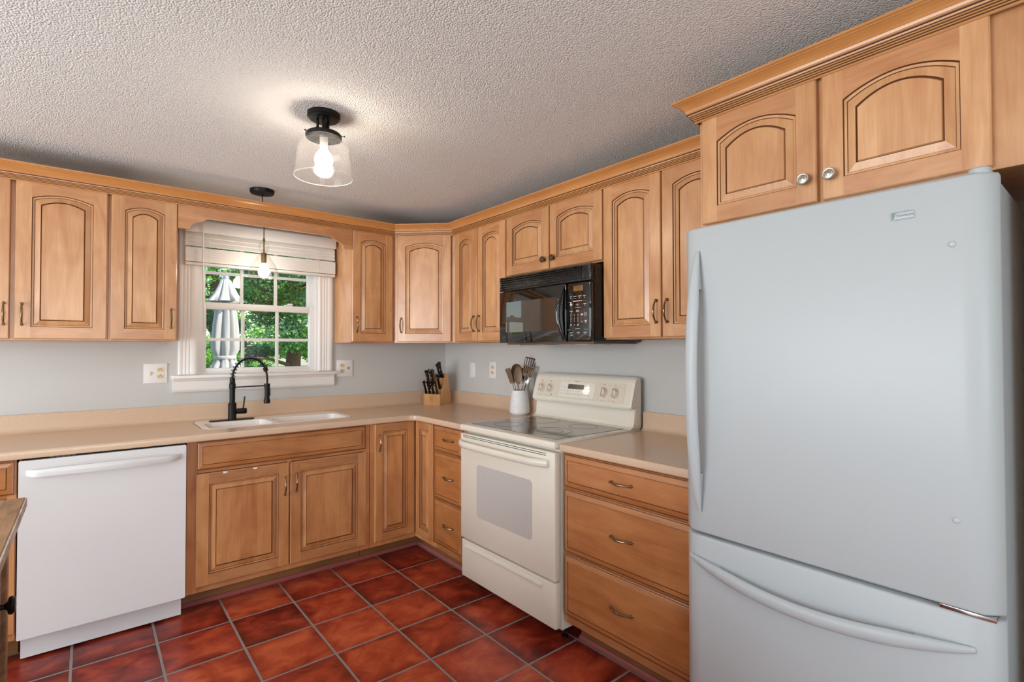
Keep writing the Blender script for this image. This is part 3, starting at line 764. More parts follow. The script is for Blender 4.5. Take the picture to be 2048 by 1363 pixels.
# faucet
def faucet():
    X, Y, Z = -1.602, -.150, CT1
    t = thing('kitchen_faucet', 'matte black spring-neck pull-down faucet standing on the sink deck', 'faucet', (X, Y, Z))
    m = MB(); m.prism(rrect(-.122, .122, -.028, .028, .027, 6), .001, .006, plane='XY'); m.build('deck_plate', BLACK, t)
    m = MB(); m.lathe([(.0, .006), (.0245, .006), (.0245, .010), (.0225, .014), (.0225, .100), (.0200, .104), (.0152, .105), (.0152, .187), (.0178, .190), (.0178, .218), (.0155, .221), (.0140, .255), (0, .256)], n=28)
    m.build('column', BLACK, t)
    m = MB(); m.lathe([(.0, .020), (.0165, .020), (.0165, .044), (.0172, .046), (.0172, .074), (.0150, .078), (0, .079)], (0, 0, .052), 24, axis='X')
    h = m.build('handle_hub', BLACK, t)
    m = MB(); m.tube([(.060, 0, .066), (.064, 0, .10), (.068, 0, .140)], [.004, .0045, .0042], 10); m.build('lever', BLACK, h)
    # hose path and spring
    path = []
    H0 = .250; RX = .098; RZ = .122
    for k in range(41):
        a = PI*(1-k/40*.86); path.append(Vector((RX+RX*math.cos(a), 0, H0+RZ*math.sin(a))))
    m = MB(); m.tube([(0, 0, H0-.01)]+path, .0062, 10); ho = None
    end = path[-1]
    tail = [end, Vector((.193, 0, .270)), Vector((.196, 0, .235)), Vector((.195, 0, .205))]
    m.tube(tail, .0062, 10); m.build('hose', BLACK, t)
    m = MB(); pts = []; turns = 15; n = 380
    def at(u):
        q = u*(len(path)-1); i = min(int(q), len(path)-2); return path[i].lerp(path[i+1], q-i)
    for k in range(n+1):
        u = k/n; p = at(u); d = (at(min(u+.01, 1))-at(max(u-.01, 0))).normalized()
        nn = Vector((0, 1, 0)); bb = d.cross(nn).normalized(); a = 2*PI*turns*u
        pts.append(p + (nn*math.cos(a)+bb*math.sin(a))*.0140)
    m.tube(pts, .0020, 6); m.build('spring', BLACK, t)
    m = MB(); m.tube([end+Vector((-.004, 0, .012)), end+Vector((.002, 0, -.012))], .0135, 16); m.build('spring_collar', BLACK, t)
    m = MB(); m.tube([(.012, 0, .198), (.180, 0, .200)], .0038, 10)
    m.lathe([(.0145, .188), (.0175, .188), (.0175, .212), (.0145, .212), (.0145, .188)], (.195, 0, 0), 20); m.build('docking_arm', BLACK, t)
    m = MB(); m.lathe([(0, .213), (.0135, .212), (.0142, .206), (.0138, .14), (.0155, .118), (.0185, .108), (.0190, .092), (.0170, .089), (0, .090)], (.195, 0, 0), 24)
    sp = m.build('spray_head', BLACK, t)
    m = MB(); m.box(.207, .214, -.006, .006, .135, .185, bev=.002); m.build('trigger', BLKPL, sp)
faucet()

# ------------------------------------------------------------------ dishwasher
def dishwasher():
    t = thing('dishwasher', 'white dishwasher with a curved bar handle under the counter', 'dishwasher', (-2.499, 0, 0))
    W = .601
    m = MB(); m.box(.008, W-.008, -.600, -.02, .11, .868); m.build('tub', DARK, t)
    m = MB(); m.prism([(a, b) for a, b in rrect(.001, W-.002, .128, .872, .006, 3)], -.651, -.601); d = m.build('door', APW, t)
    m = MB()      # handle: flat band curved outwards
    n = 24; V = []; F = []
    for k in range(n+1):
        u = k/n; x = .026 + u*(.574-.026); s = math.sin(PI*u); y = -.652 - .012 - .028*s**.8 if 0 < u < 1 else -.652
        zt = .832+.006*s; zb = .803-.0*s
        if k in (0, n): zb += .006
        for (dy, z) in ((.006, zt-.002), (0, zt), (-.004, zt-.008), (-.006, (zt+zb)/2), (-.002, zb), (.006, zb+.002)): V.append((x, y+dy, z))
    for k in range(n):
        for j in range(6): F.append((k*6+j, k*6+(j+1) % 6, (k+1)*6+(j+1) % 6, (k+1)*6+j))
    F.append(tuple(range(6))); F.append(tuple(n*6+j for j in range(6)))
    m.add(V, F, 0, True)
    m.build('handle', APW, d)
    m = MB(); m.box(.010, W-.010, -.640, -.601, .8725, .8755); m.build('control_strip', BLKPL, d)
    for k in range(5): m = MB(); m.box(.10+k*.018, .112+k*.018, -.636, -.630, .8754, .8762); m.build('control_button', INKW, d)
    m = MB(); m.box(.008, W-.008, -.560, -.548, .012, .126); m.box(.008, W-.008, -.580, -.548, .108, .126); k = m.build('kick_plate', APW, t)
    for x in (.045, W-.04): m = MB(); m.box(x-.004, x+.004, -.566, -.560, .095, .107, bev=.001); m.build('screw', STEEL, k)
dishwasher()

# ------------------------------------------------------------------ range
def stove():
    t = thing('electric_range', 'cream free-standing electric range with a glass cooktop between the drawer cabinets', 'range', (0, -1.208, 0), R90)
    W = .760
    m = MB(); m.box(.004, W-.004, -.615, -.03, .070, .884, bev=.003); m.build('body', BISQ, t)
    for x in (.05, W-.05):
        for y in (-.55, -.08): m = MB(); m.lathe([(0, .002), (.016, .002), (.016, .010), (.006, .012), (.006, .075)], (x, y, 0), 12); m.build('levelling_foot', BLKPL, t)
    # storage drawer
    m = MB(); m.box(.006, W-.006, -.655, -.616, .082, .286, bev=.006)
    d = m.build('storage_drawer', BISQ, t)
    m = MB()
    m.prism([(-.656, .268), (-.664, .262), (-.666, .252), (-.661, .246), (-.655, .250)], .05, W-.09, plane='YZ', smooth=True); m.build('drawer_grip', BISQ, d)
    # door
    m = MB(); m.box(.004, W-.004, -.660, -.622, .296, .873, bev=.006); d = m.build('oven_door', BISQ, t)
    m = MB(); m.prism(rrect(.158, .604, .440, .722, .022, 5), -.6612, -.658); m.build('oven_window', OVENG, d)
    m = MB()
    n = 26; pts = []; rr = []
    for k in range(n+1):
        u = k/n; x = .012+u*(.716-.012)+.0; s = min(1, min(u, 1-u)*9)
        pts.append((x, -.667-.028*s**.6-.010*math.sin(PI*u), .820)); rr.append(.0185)
    m.tube(pts, rr, 14, flat=.62, upv=(0, 0, 1))
    for x in (.014, .706): m.box(x-.008, x+.016, -.675, -.658, .802, .838, bev=.006)
    m.build('handle', BISQ, d)
    for z in (.862, .853): m = MB(); m.box(.03, W-.06, -.6612, -.659, z, z+.0025); m.build('vent_slot', DARK, d)
    # cooktop
    m = MB(); m.box(0, W, -.665, -.030, .888, .9225, bev=.009, seg=3); ct = m.build('cooktop_frame', BISQ, t)
    m = MB(); m.box(.040, W-.042, -.612, -.120, .9222, .9245, bev=.001, seg=1); g = m.build('glass_top', COOKG, ct)
    def ring(cx, cy, r, wd=.0022):
        m.lathe([(r-wd, .9248), (r+wd, .9248), (r+wd, .9251), (r-wd, .9251), (r-wd, .9248)], (cx, cy, 0), 48)
    for cx, cy, r in ((.205, -.475, .082), (.52, -.462, .112), (.215, -.235, .105), (.53, -.225, .078)):
        m = MB(); ring(cx, cy, r)
        if r > .11: ring(cx, cy, .066, .001)
        m.build('burner_ring', RINGM, ct)
    for x, y in ((.745, -.60), (.748, -.46), (.748, -.30), (.70, -.645), (.56, -.648)):
        m = MB(); m.lathe([(0, .9236), (.0028, .9236), (.0028, .922)], (x, y, 0), 8); m.build('frame_screw', DARK, ct)
    # backguard
    m = MB()
    m.prism([(-.030, .9225), (-.118, .9225), (-.098, .932), (-.088, .950), (-.080, 1.035), (-.030, 1.035)], .002, W-.002, plane='YZ', smooth=True)
    m.box(.0, W, -.078, -.028, .93, 1.165, bev=.003)
    m.build('backguard_riser', BISQ, t)
    # console: tilted rounded body. front plane from (y=-.118,z=1.022) to (y=-.070,z=1.175)
    m = MB()
    P = [(-.034, 1.028), (-.100, 1.022), (-.116, 1.024), (-.122, 1.034), (-.1195, 1.046), (-.0850, 1.160), (-.0790, 1.176), (-.068, 1.188), (-.050, 1.193), (-.034, 1.190)]
    xs = [(-.002, .90), (.004, .955), (.014, .99), (.026, 1.0), (W-.026, 1.0), (W-.014, .99), (W-.004, .955), (W+.002, .90)]
    V = []; F = []; K = len(P); cyc, czc = -.06, 1.10
    for x, s in xs:
        for y, z in P: V.append((x, cyc+(y-cyc)*s, czc+(z-czc)*s))
    for i in range(len(xs)-1):
        for k in range(K): F.append((i*K+k, i*K+(k+1) % K, (i+1)*K+(k+1) % K, (i+1)*K+k))
    F.append(tuple(range(K))); F.append(tuple((len(xs)-1)*K+k for k in range(K)))
    m.add(V, F, 0, True)
    con = m.build('control_console', BISQ, t, sharp=50)
    # frame on the tilted face
    a = Vector((0, -.1195, 1.046)); b = Vector((0, -.0850, 1.160)); up = (b-a).normalized()
    nrm = Vector((0, -up.z, up.y)).normalized()
    Mf = Matrix(((1, up.x, nrm.x, 0), (0, up.y, nrm.y, 0), (0, up.z, nrm.z, 0), (0, 0, 0, 1)))
    Mf.translation = a    # local: x right, y up the face (0..0.119), z outwards
    m = MB(); m.prism(rrect(.045, W-.050, .004, .116, .012, 4), -.001, .0012, plane='XY', M=Mf); fp = m.build('control_panel', BISQP, con)
    m = MB(); m.prism(rrect(.230, .505, .014, .104, .012, 4), .001, .003, plane='XY', M=Mf); m.build('touch_pad', BISQ, con)
    m = MB(); m.prism(rrect(.296, .420, .064, .092, .002, 2), .003, .0038, plane='XY', M=Mf); m.build('clock_display', LEDG, con)
    m = MB()
    def dash(x, y, w_, mat=0, h_=.0014): m.prism([(x-w_/2, y-h_/2), (x+w_/2, y-h_/2), (x+w_/2, y+h_/2), (x-w_/2, y+h_/2)], .0012, .0036 if .23 < x < .505 else .0018, plane='XY', M=Mf, mat=mat)
    for k in range(10): dash(.300+(k % 5)*.022, .052-(k//5)*.020, .003 if k % 2 else .005, h_=.004)
    for k in range(4):
        for j in (0, 1): dash(.436+j*.03, .086-k*.018, .014)
    for k in range(3):
        for j in (0, 1): dash(.246+j*.026, .074-k*.020, .012)
    for k in range(14): dash(.296+k*.0095, .034, .005)
    for cx in (.068, .144, .564, .642):
        dash(cx, .104, .014, 1, .0025); dash(cx, .098, .008, 1); dash(cx, .014, .016); dash(cx-.030, .02, .010)
        for q in range(12):
            a1 = -2.2+q*.30; rr_ = .0295+(.0 if q < 5 else .0008)
            p0 = (cx+rr_*math.cos(a1+.9), .058+rr_*math.sin(a1+.9))
            m.prism([(p0[0]-.0016, p0[1]-.0016), (p0[0]+.0016, p0[1]-.0016), (p0[0]+.0016, p0[1]+.0016), (p0[0]-.0016, p0[1]+.0016)], .0012, .0018, plane='XY', M=Mf, mat=1 if q > 6 else 0)
    dash(.606, .100, .018, 1); dash(.672, .094, .014, 1); dash(.536, .094, .014, 1)
    text_mb(m, 'Kenmore', .0085, Mf @ Matrix.Translation((.358, .1105, .0016)), 0)
    m.build('panel_marking', [INK, INKR], con)
    for cx, r_ in ((.068, .021), (.144, .021), (.564, .024), (.642, .024)):
        m = MB(); m.lathe([(0, .0), (r_+.002, .0), (r_+.002, .003), (r_, .005), (r_*.92, .016), (r_*.80, .019), (0, .019)], (cx, .058, .001), 28, M=Mf)
        m.box(cx-.005, cx+.005, .058-r_*.92, .058+r_*.92, .014, .028, bev=.003, M=Mf)
        kb = m.build('control_knob', BISQP, con)
    m = MB(); m.lathe([(0, .0045), (.003, .004), (.0035, .001)], (.168, .020, 0), 10, M=Mf); m.build('indicator_light', INK, con)
stove()

# ------------------------------------------------------------------ microwave
def microwave():
    t = thing('over_range_microwave', 'black over-the-range microwave with a window door and keypad hanging under the short cabinet', 'microwave', (0, -1.238, 1.372), R90)
    W = .715; H = .386
    m = MB(); m.box(0, W, -.375, -.004, .004, H, bev=.004); m.build('body', BLKPL, t)
    m = MB(); m.box(.02, W-.02, -.36, -.02, -.006, .0045, bev=.002); bp = m.build('bottom_plate', simple('brown_enamel_grey', lin(120, 98, 80), 0.35, metal=0.4), t)
    
    for x in (.10, .42): m = MB(); m.box(x, x+.20, -.33, -.14, -.011, -.005, bev=.002); m.build('grease_filter', STEEL, bp)
    # vent grille
    m = MB(); m.box(0, .655, -.388, -.375, .306, H, bev=.003)
    for k in range(5):
        z = .319+k*.0125; m.prism([(-.384, z), (-.4005, z-.001), (-.4005, z+.003), (-.384, z+.008)], .018, .650, plane='YZ')
    m.box(0, .018, -.401, -.375, .306, H, bev=.003); m.box(.650, W, -.401, -.375, .306, H, bev=.010, seg=3)
    m.box(.0, W, -.4015, -.376, H-.010, H, bev=.002); m.box(.0, W, -.4015, -.376, .304, .312, bev=.002)
    m.build('vent_grille', BLKPL, t)
    m = MB()
    m.box(0, .548, -.403, -.376, .003, .300, bev=.004); d = m.build('door', BLKGLS, t)
    m = MB(); m.prism(rrect(.060, .482, .064, .238, .006, 3), -.4036, -.4025); m.build('door_window', simple('microwave_window', lin(66, 55, 46), 0.0, spec=1.0), d)
    # handle: thin bowed crescent at the right edge of the door
    m = MB(); pts = []; n = 22
    for k in range(n+1):
        u = k/n; s = math.sin(PI*u); pts.append((.538-.020*s, -.404-.030*s**.8, .014+u*.272))
    m.tube(pts, [.006+.007*math.sin(PI*k/n) for k in range(n+1)], 12, flat=.8); m.build('handle', BLKGLS, d)
    m = MB(); text_mb(m, 'Kenmore', .011, Matrix.Translation((.415, -.4040, .042)) @ FACE, 0, .0002); m.build('door_lettering', INK, d); m = MB(); text_mb(m, 'Kenmore', .007, Matrix.Translation((.23, -.4040, .012)) @ FACE, 0, .0002); m.build('door_lettering', INK, d)
    m = MB(); m.box(.552, W, -.402, -.376, .003, .300, bev=.010, seg=3); c = m.build('control_panel', BLKGLS, t)
    m = MB(); m.box(.600, .664, -.4035, -.4015, .255, .283, bev=.0008); m.build('clock_display', LEDA, c)
    m = MB()
    def dash(x, z, w_, h_=.0028): m.box(x-w_/2, x+w_/2, -.4033, -.4015, z-h_/2, z+h_/2)
    for x, w_ in ((.582, .014), (.610, .018), (.642, .022), (.674, .014)): dash(x, .230, w_)
    for x in (.582, .642, .674): dash(x, .221, .004, .004)
    dash(.610, .219, .016, .0015)
    dash(.628, .206, .060, .0035); dash(.572, .203, .022, .0008); dash(.676, .207, .022, .0008)
    for x, w_ in ((.584, .020), (.628, .022), (.676, .018)): dash(x, .190, w_); dash(x, .183, .004, .003)
    dash(.630, .174, .034, .0015)
    dash(.585, .157, .022); dash(.628, .160, .018); dash(.628, .154, .024); dash(.585, .149, .004, .003)
    num = ['1', '2', '3', '4', '5', '6', '7', '8', '9', '', '0', '']
    for k in range(12):
        x = .582+(k % 3)*.024; z = .140-(k//3)*.017
        if num[k]: text_mb(m, num[k], .0105, Matrix.Translation((x, -.4032, z)) @ FACE, 0, .0002)
        else: dash(x, z, .010, .004); dash(x, z-.005, .005, .0025)
        if k < 6: dash(x, z-.0065, .012, .0012)
    dash(.656, .138, .012, .008); dash(.656, .105, .010, .0025); dash(.682, .106, .014, .005); dash(.682, .099, .008, .004)
    m.lathe([(.0085, -.4032), (.0098, -.4032), (.0098, -.4020), (.0085, -.4020), (.0085, -.4032)], (.680, 0, .138), 24, axis='Y'); dash(.680, .138, .011, .002)
    dash(.628, .068, .030, .0025); dash(.572, .064, .030, .0008); dash(.684, .064, .028, .0008)
    for x, w_ in ((.586, .016), (.632, .022), (.678, .020)): dash(x, .050, w_); dash(x, .043, .010, .0015)
    dash(.586, .036, .014, .002)
    m.build('keypad_marking', INKW, c)
microwave()

# ------------------------------------------------------------------ refrigerator
def fridge():
    t = thing('refrigerator', 'tall white bottom-freezer refrigerator filling the right side of the kitchen', 'refrigerator', (0, -2.664, 0), R90)
    W = .775
    m = MB(); m.box(.004, W-.004, -.680, -.035, .03, 1.722, bev=.004); m.box(.03, W-.03, -.66, -.05, .0, .035); m.build('cabinet_body', FRSIDE, t)
    m = MB(); m.box(.012, W-.012, -.688, -.679, .10, 1.722); m.build('door_gasket', simple('gasket_grey', lin(200, 202, 204), 0.6), t)
    def slabdoor(name, z0, z1):
        # gently convex front with rounded vertical edges
        m = MB(); prof = []
        n = 24
        for k in range(n+1):
            u = -1+2*k/n; x = W/2+u*W/2
            edge = (1-min(1, (1-abs(u))/.055))
            y = -.752 + .006*u*u + .030*edge**2.2
            prof.append((x, y))
        prof = [(0, -.689)] + prof + [(W, -.689)]
        K = len(prof); V = []; F = []
        lev = [(z0, .006), (z0+.002, .002), (z0+.007, 0), (z1-.007, 0), (z1-.002, .002), (z1, .006)]
        for z, ins in lev:
            for x, y in prof:
                V.append((min(max(x, ins*.5), W-ins*.5), min(y+ins, -.689), z))
        for i in range(len(lev)-1):
            for k in range(K): F.append((i*K+k, i*K+(k+1) % K, (i+1)*K+(k+1) % K, (i+1)*K+k))
        F.append(tuple(range(K))); F.append(tuple((len(lev)-1)*K+k for k in range(K)))
        m.add(V, F, 0, True); return m.build(name, FRW, t, sharp=50)
    up = slabdoor('refrigerator_door', .748, 1.733); lo = slabdoor('freezer_drawer', .10, .738)
    m = MB(); m.box(.02, W-.02, -.70, -.66, .02, .092, bev=.004); m.build('toe_grille', FRW, t)
    def handle(parent, ax, c, a0, a1):
        m = MB(); n = 40; pts = []; rr = []
        for k in range(n+1):
            u = k/n; s = math.sin(PI*u); p = a0+(a1-a0)*u
            y = -.750-.046*s**.75
            pts.append((c, y, p) if ax == 'Z' else (p, y, c-.038*s))
            rr.append(.006+.014*min(1, s*1.6)**.7)
        m.tube(pts, rr, 16, flat=.62 if ax == 'Z' else .62, upv=(1, 0, 0) if ax == 'Z' else (0, 0, 1))
        # solid web between the bar ends and the door
        for sgn in (0, 1):
            q = []
            for k in range(9):
                u = .02+.13*k/8; uu = u if sgn == 0 else 1-u
                s = math.sin(PI*uu); p = a0+(a1-a0)*uu
                q.append(((c, -.750-.040*s**.75, p) if ax == 'Z' else (p, -.750-.040*s**.75, c-.038*s), .004+.013*min(1, s*1.8)))
            for (P, r_) in q[:-1]:
                pass
            m.tube([Vector((P[0], -.747, P[2])) if False else Vector((P[0], (P[1]-.744)/2, P[2])) for P, r_ in q], [r_ for P, r_ in q], 12, flat=.9, upv=(1, 0, 0) if ax == 'Z' else (0, 0, 1))
        return m.build('handle', FRW, parent)
    handle(up, 'Z', .062, .815, 1.655); handle(lo, 'X', .668, .028, .728)
    m = MB(); m.box(.583, .631, -.7525, -.748, 1.652, 1.6725, bev=.0015)
    bdg = m.build('badge', FRW, up)
    m = MB(); text_mb(m, 'Kenmore', .0092, Matrix.Translation((.6125, -.7530, 1.6625)) @ FACE, 0, .0003)
    m.prism([(.585, 1.654), (.589, 1.654), (.5935, 1.671), (.585, 1.671)], -.7532, -.7520); m.box(.585, .629, -.7530, -.752, 1.6705, 1.6718); m.box(.592, .629, -.7530, -.752, 1.6535, 1.6545)
    m.build('badge_lettering', GREYB, bdg)
    for z in (1.578, .948):
        m = MB(); m.lathe([(0, -.7525), (.005, -.752), (.0075, -.7495), (.0078, -.744)], (.699, 0, z), 16, axis='Y'); m.build('screw_cap', FRW, up)
    m = MB(); m.prism(rrect(W-.050, W-.012, -.725, -.66, .016, 5), 1.7335, 1.740, plane='XY'); m.lathe([(0, 1.753), (.017, 1.752), (.021, 1.748), (.021, 1.739)], (W-.034, -.700, 0), 20)
    m.build('hinge_cover', FRW, t)
    m = MB(); m.box(W-.11, W-.012, -.745, -.69, .7385, .7475, bev=.001); m.build('lower_hinge', STEEL, t)
fridge()

# ------------------------------------------------------------------ wall plates
def plate(name, label, cat, loc, rz, W, H, devs):
    t = thing(name, label, cat, loc, rz)
    m = MB(); m.box(-W/2, W/2, -.006, -.0005, -H/2, H/2, bev=.002); m.build('cover_plate', PLATE, t)
    for kind, dx in devs:
        if kind == 'outlet':
            for sz in (.0195, -.0195):
                m = MB()
                P = [(x+dx, z+sz) for x, z in rrect(-.017, .017, -.0135, .0135, .011, 4)]
                m.prism(P, -.0085, -.005); r_ = m.build('receptacle', IVORY, t)
                m = MB(); m.box(dx-.0078, dx-.0055, -.0088, -.0083, sz-.004, sz+.005); m.box(dx+.0055, dx+.0078, -.0088, -.0083, sz-.003, sz+.004)
                m.lathe([(0, -.0088), (.0024, -.0088), (.0024, -.0083)], (dx, 0, sz+.0085), 10, axis='Y'); m.build('slot', DARK, r_)
        if kind == 'switch':
            m = MB(); m.box(dx-.005, dx+.005, -.0075, -.005, -.012, .012); m.box(dx-.0038, dx+.0038, -.014, -.006, -.004, .008, bev=.0015); m.build('toggle', IVORY, t)
        if kind == 'jack':
            m = MB(); m.lathe([(0, -.014), (.004, -.014), (.0045, -.009), (.008, -.0085), (.008, -.005)], (dx, 0, .0), 14, axis='Y'); m.build('cable_jack', NICKEL, t)
        if kind == 'blank':
            for z in (.034, -.034): m = MB(); m.lathe([(0, -.0075), (.003, -.007), (.0035, -.0055)], (dx, 0, z), 10, axis='Y'); m.build('screw', PLATE, t)
    return t
plate('switch_outlet_plate', 'white two-gang plate with a toggle switch and outlet, left of the window', 'switch plate', (-1.974, 0, 1.203), 0, .114, .114, [('switch', -.023), ('outlet', .023)])
plate('outlet_jack_plate', 'white two-gang plate with an outlet and cable jack, right of the window sill', 'outlet plate', (-.851, 0, 1.205), 0, .118, .118, [('outlet', -.020), ('jack', .026)])
plate('blank_wall_plate', 'blank white wall plate on the right wall behind the knife block', 'wall plate', (0, -.393, 1.181), R90, .074, .112, [('blank', 0)])
plate('wall_outlet', 'single white outlet on the right wall behind the utensil crock', 'outlet', (0, -.648, 1.189), R90, .080, .118, [('outlet', 0)])

# ------------------------------------------------------------------ blind
def blind():
    t = thing('window_blind', 'white raised slat blind with a hanging wand across the top of the window', 'blind', (-1.393, 0, 0))
    X0, X1 = -.446, .446
    m = MB(); m.box(X0, X1, -.072, -.022, 2.058, 2.105, bev=.003); m.box(X0-.003, X1+.003, -.082, -.074, 2.040, 2.110, bev=.003); m.build('headrail', BLINDW, t)
    def slat(y, z, tilt):
        m = MB(); n = 6; V = []; F = []
        for x in (X0, X1):
            for s in (1, -1):
                for k in range(n+1):
                    u = (-1+2*k/n)*s; a = u*.0245; h = .0024*(1-u*u)+s*.0042
                    V.append((x, y+a*math.cos(tilt)-h*math.sin(tilt), z+a*math.sin(tilt)+h*math.cos(tilt)))
        K = 2*(n+1)
        for k in range(K): F.append((k, (k+1) % K, (k+1) % K+K, k+K))
        F.append(tuple(range(K))); F.append(tuple(range(K, 2*K)))
        m.add(V, F, 0, True); m.build('slat', BLINDW, t)
    for z in (2.034, 2.008, 1.982): slat(-.046, z, math.radians(58))
    for k in range(9): slat(-.046, 1.946-k*.0094, math.radians(3))
    m = MB(); m.box(X0, X1, -.071, -.021, 1.845, 1.862, bev=.004); m.build('bottom_rail', BLINDW, t)
    for x in (-.32, .33):
        m = MB(); m.box(x-.0012, x+.0012, -.0735, -.0720, 1.85, 2.06); m.build('ladder_cord', BLINDW, t)
    m = MB(); m.tube([(-.360, -.090, 2.075), (-.358, -.092, 1.75), (-.352, -.092, 1.44)], .0042, 10); m.tube([(-.360, -.080, 2.088), (-.360, -.092, 2.070)], .002, 6); m.build('wand', BLINDW, t)
blind()

# ------------------------------------------------------------------ lamps
def ceiling_lamp():
    t = thing('semi_flush_ceiling_light', 'black semi-flush ceiling light with a flared seeded-glass shade and lit bulb', 'ceiling light', (-1.538, -1.518, ZC)); t.scale = (1, 1, .905)
    m = MB(); m.lathe([(0, 0), (.0645, 0), (.0645, -.018), (.060, -.021), (.057, -.026), (.048, -.028), (0, -.028)], n=40); m.build('canopy', BLACK, t)
    m = MB()
    for k in range(3):
        a = .5+k*2*PI/3; pts = []
        for u, r_ in ((0, .026), (.25, .024), (.5, .024), (.75, .030), (1, .046)):
            pts.append((r_*math.cos(a), r_*math.sin(a), -.026-u*.062))
        m.tube(pts, .0055, 10)
    m.tube([(0, 0, -.026), (0, 0, -.088)], .008, 12); m.build('support_arm', BLACK, t)
    m = MB(); m.lathe([(0, -.086), (.050, -.087), (.066, -.091), (.071, -.097), (.071, -.112), (.069, -.112), (.069, -.098), (0, -.095)], n=40); f = m.build('shade_fitter', BLACK, t)
    m = MB()
    for k in range(3):
        a = -.75+k*2*PI/3; m.tube([(.066*math.cos(a), .066*math.sin(a), -.106), (.085*math.cos(a), .085*math.sin(a), -.106)], .0018, 8); m.tube([(.085*math.cos(a), .085*math.sin(a), -.106), (.088*math.cos(a), .088*math.sin(a), -.106)], .004, 8)
    m.build('thumb_screw', BLACK, f)
    m = MB(); m.lathe([(.066, -.098), (.066, -.114), (.074, -.122), (.090, -.136), (.099, -.156), (.103, -.190), (.107, -.230), (.1125, -.284), (.1145, -.290), (.1120, -.291), (.1105, -.284), (.105, -.230), (.101, -.190), (.097, -.157), (.088, -.138), (.072, -.124), (.064, -.115)], n=56)
    gs = m.build('glass_shade', SEED, t)
    m = MB(); m.tube([(.1135*math.cos(2*PI*k/64), .1135*math.sin(2*PI*k/64), -.289) for k in range(65)], .0016, 8, cap=False); m.build('shade_rim', RIMG, gs)
    m = MB(); m.lathe([(0, -.100), (.016, -.100), (.016, -.146), (.014, -.150), (0, -.150)], n=20)
    m.lathe([(.0165, -.112), (.0175, -.113), (.0165, -.114)], n=20); m.build('socket', PORC, t)
    m = MB(); m.lathe([(.012, -.150), (.014, -.160), (.024, -.176), (.0335, -.194), (.036, -.212), (.033, -.230), (.022, -.245), (.008, -.251), (0, -.252)], n=28); m.build('bulb', BULB, t)
ceiling_lamp()
def pendant():
    X, Y = -1.459, -.268
    t = thing('pendant_light', 'small clear-glass bell pendant light hanging on a black cord in front of the window', 'pendant light', (X, Y, ZC))
    m = MB(); m.lathe([(0, 0), (.0675, 0), (.0675, -.016), (.064, -.022), (.055, -.024), (.008, -.025), (.006, -.032), (0, -.033)], (-.012, 0, 0), 40); m.build('canopy', BLACK, t)
    zb = 2.014-ZC
    m = MB(); m.tube([(-.012, 0, -.03), (-.006, 0, -.10), (0, 0, -.20), (0, 0, zb)], .0026, 8); m.build('cord', BLACK, t)
    m = MB(); m.lathe([(0, .0), (.006, 0), (.0065, -.018), (.004, -.020), (.004, -.085), (.0155, -.090), (.0155, -.150), (.014, -.152), (0, -.152)], (0, 0, zb), 20); m.build('socket', BRASSD, t)
    m = MB(); pr = [(.007, -.014), (.020, -.022), (.029, -.038), (.031, -.050), (.028, -.066), (.019, -.082), (.018, -.088), (.024, -.096), (.034, -.108), (.050, -.138), (.066, -.162), (.077, -.185), (.083, -.212), (.085, -.240)]
    m.lathe(pr+[(r_-.0015, z-.0) for r_, z in reversed(pr)], (0, 0, zb), 44); m.build('glass_shade', CLEAR, t)
    m = MB(); m.lathe([(.011, -.152), (.013, -.160), (.022, -.174), (.029, -.190), (.031, -.205), (.029, -.219), (.020, -.232), (.008, -.237), (0, -.238)], (0, 0, zb), 26); m.build('bulb', BULBP, t)
pendant()

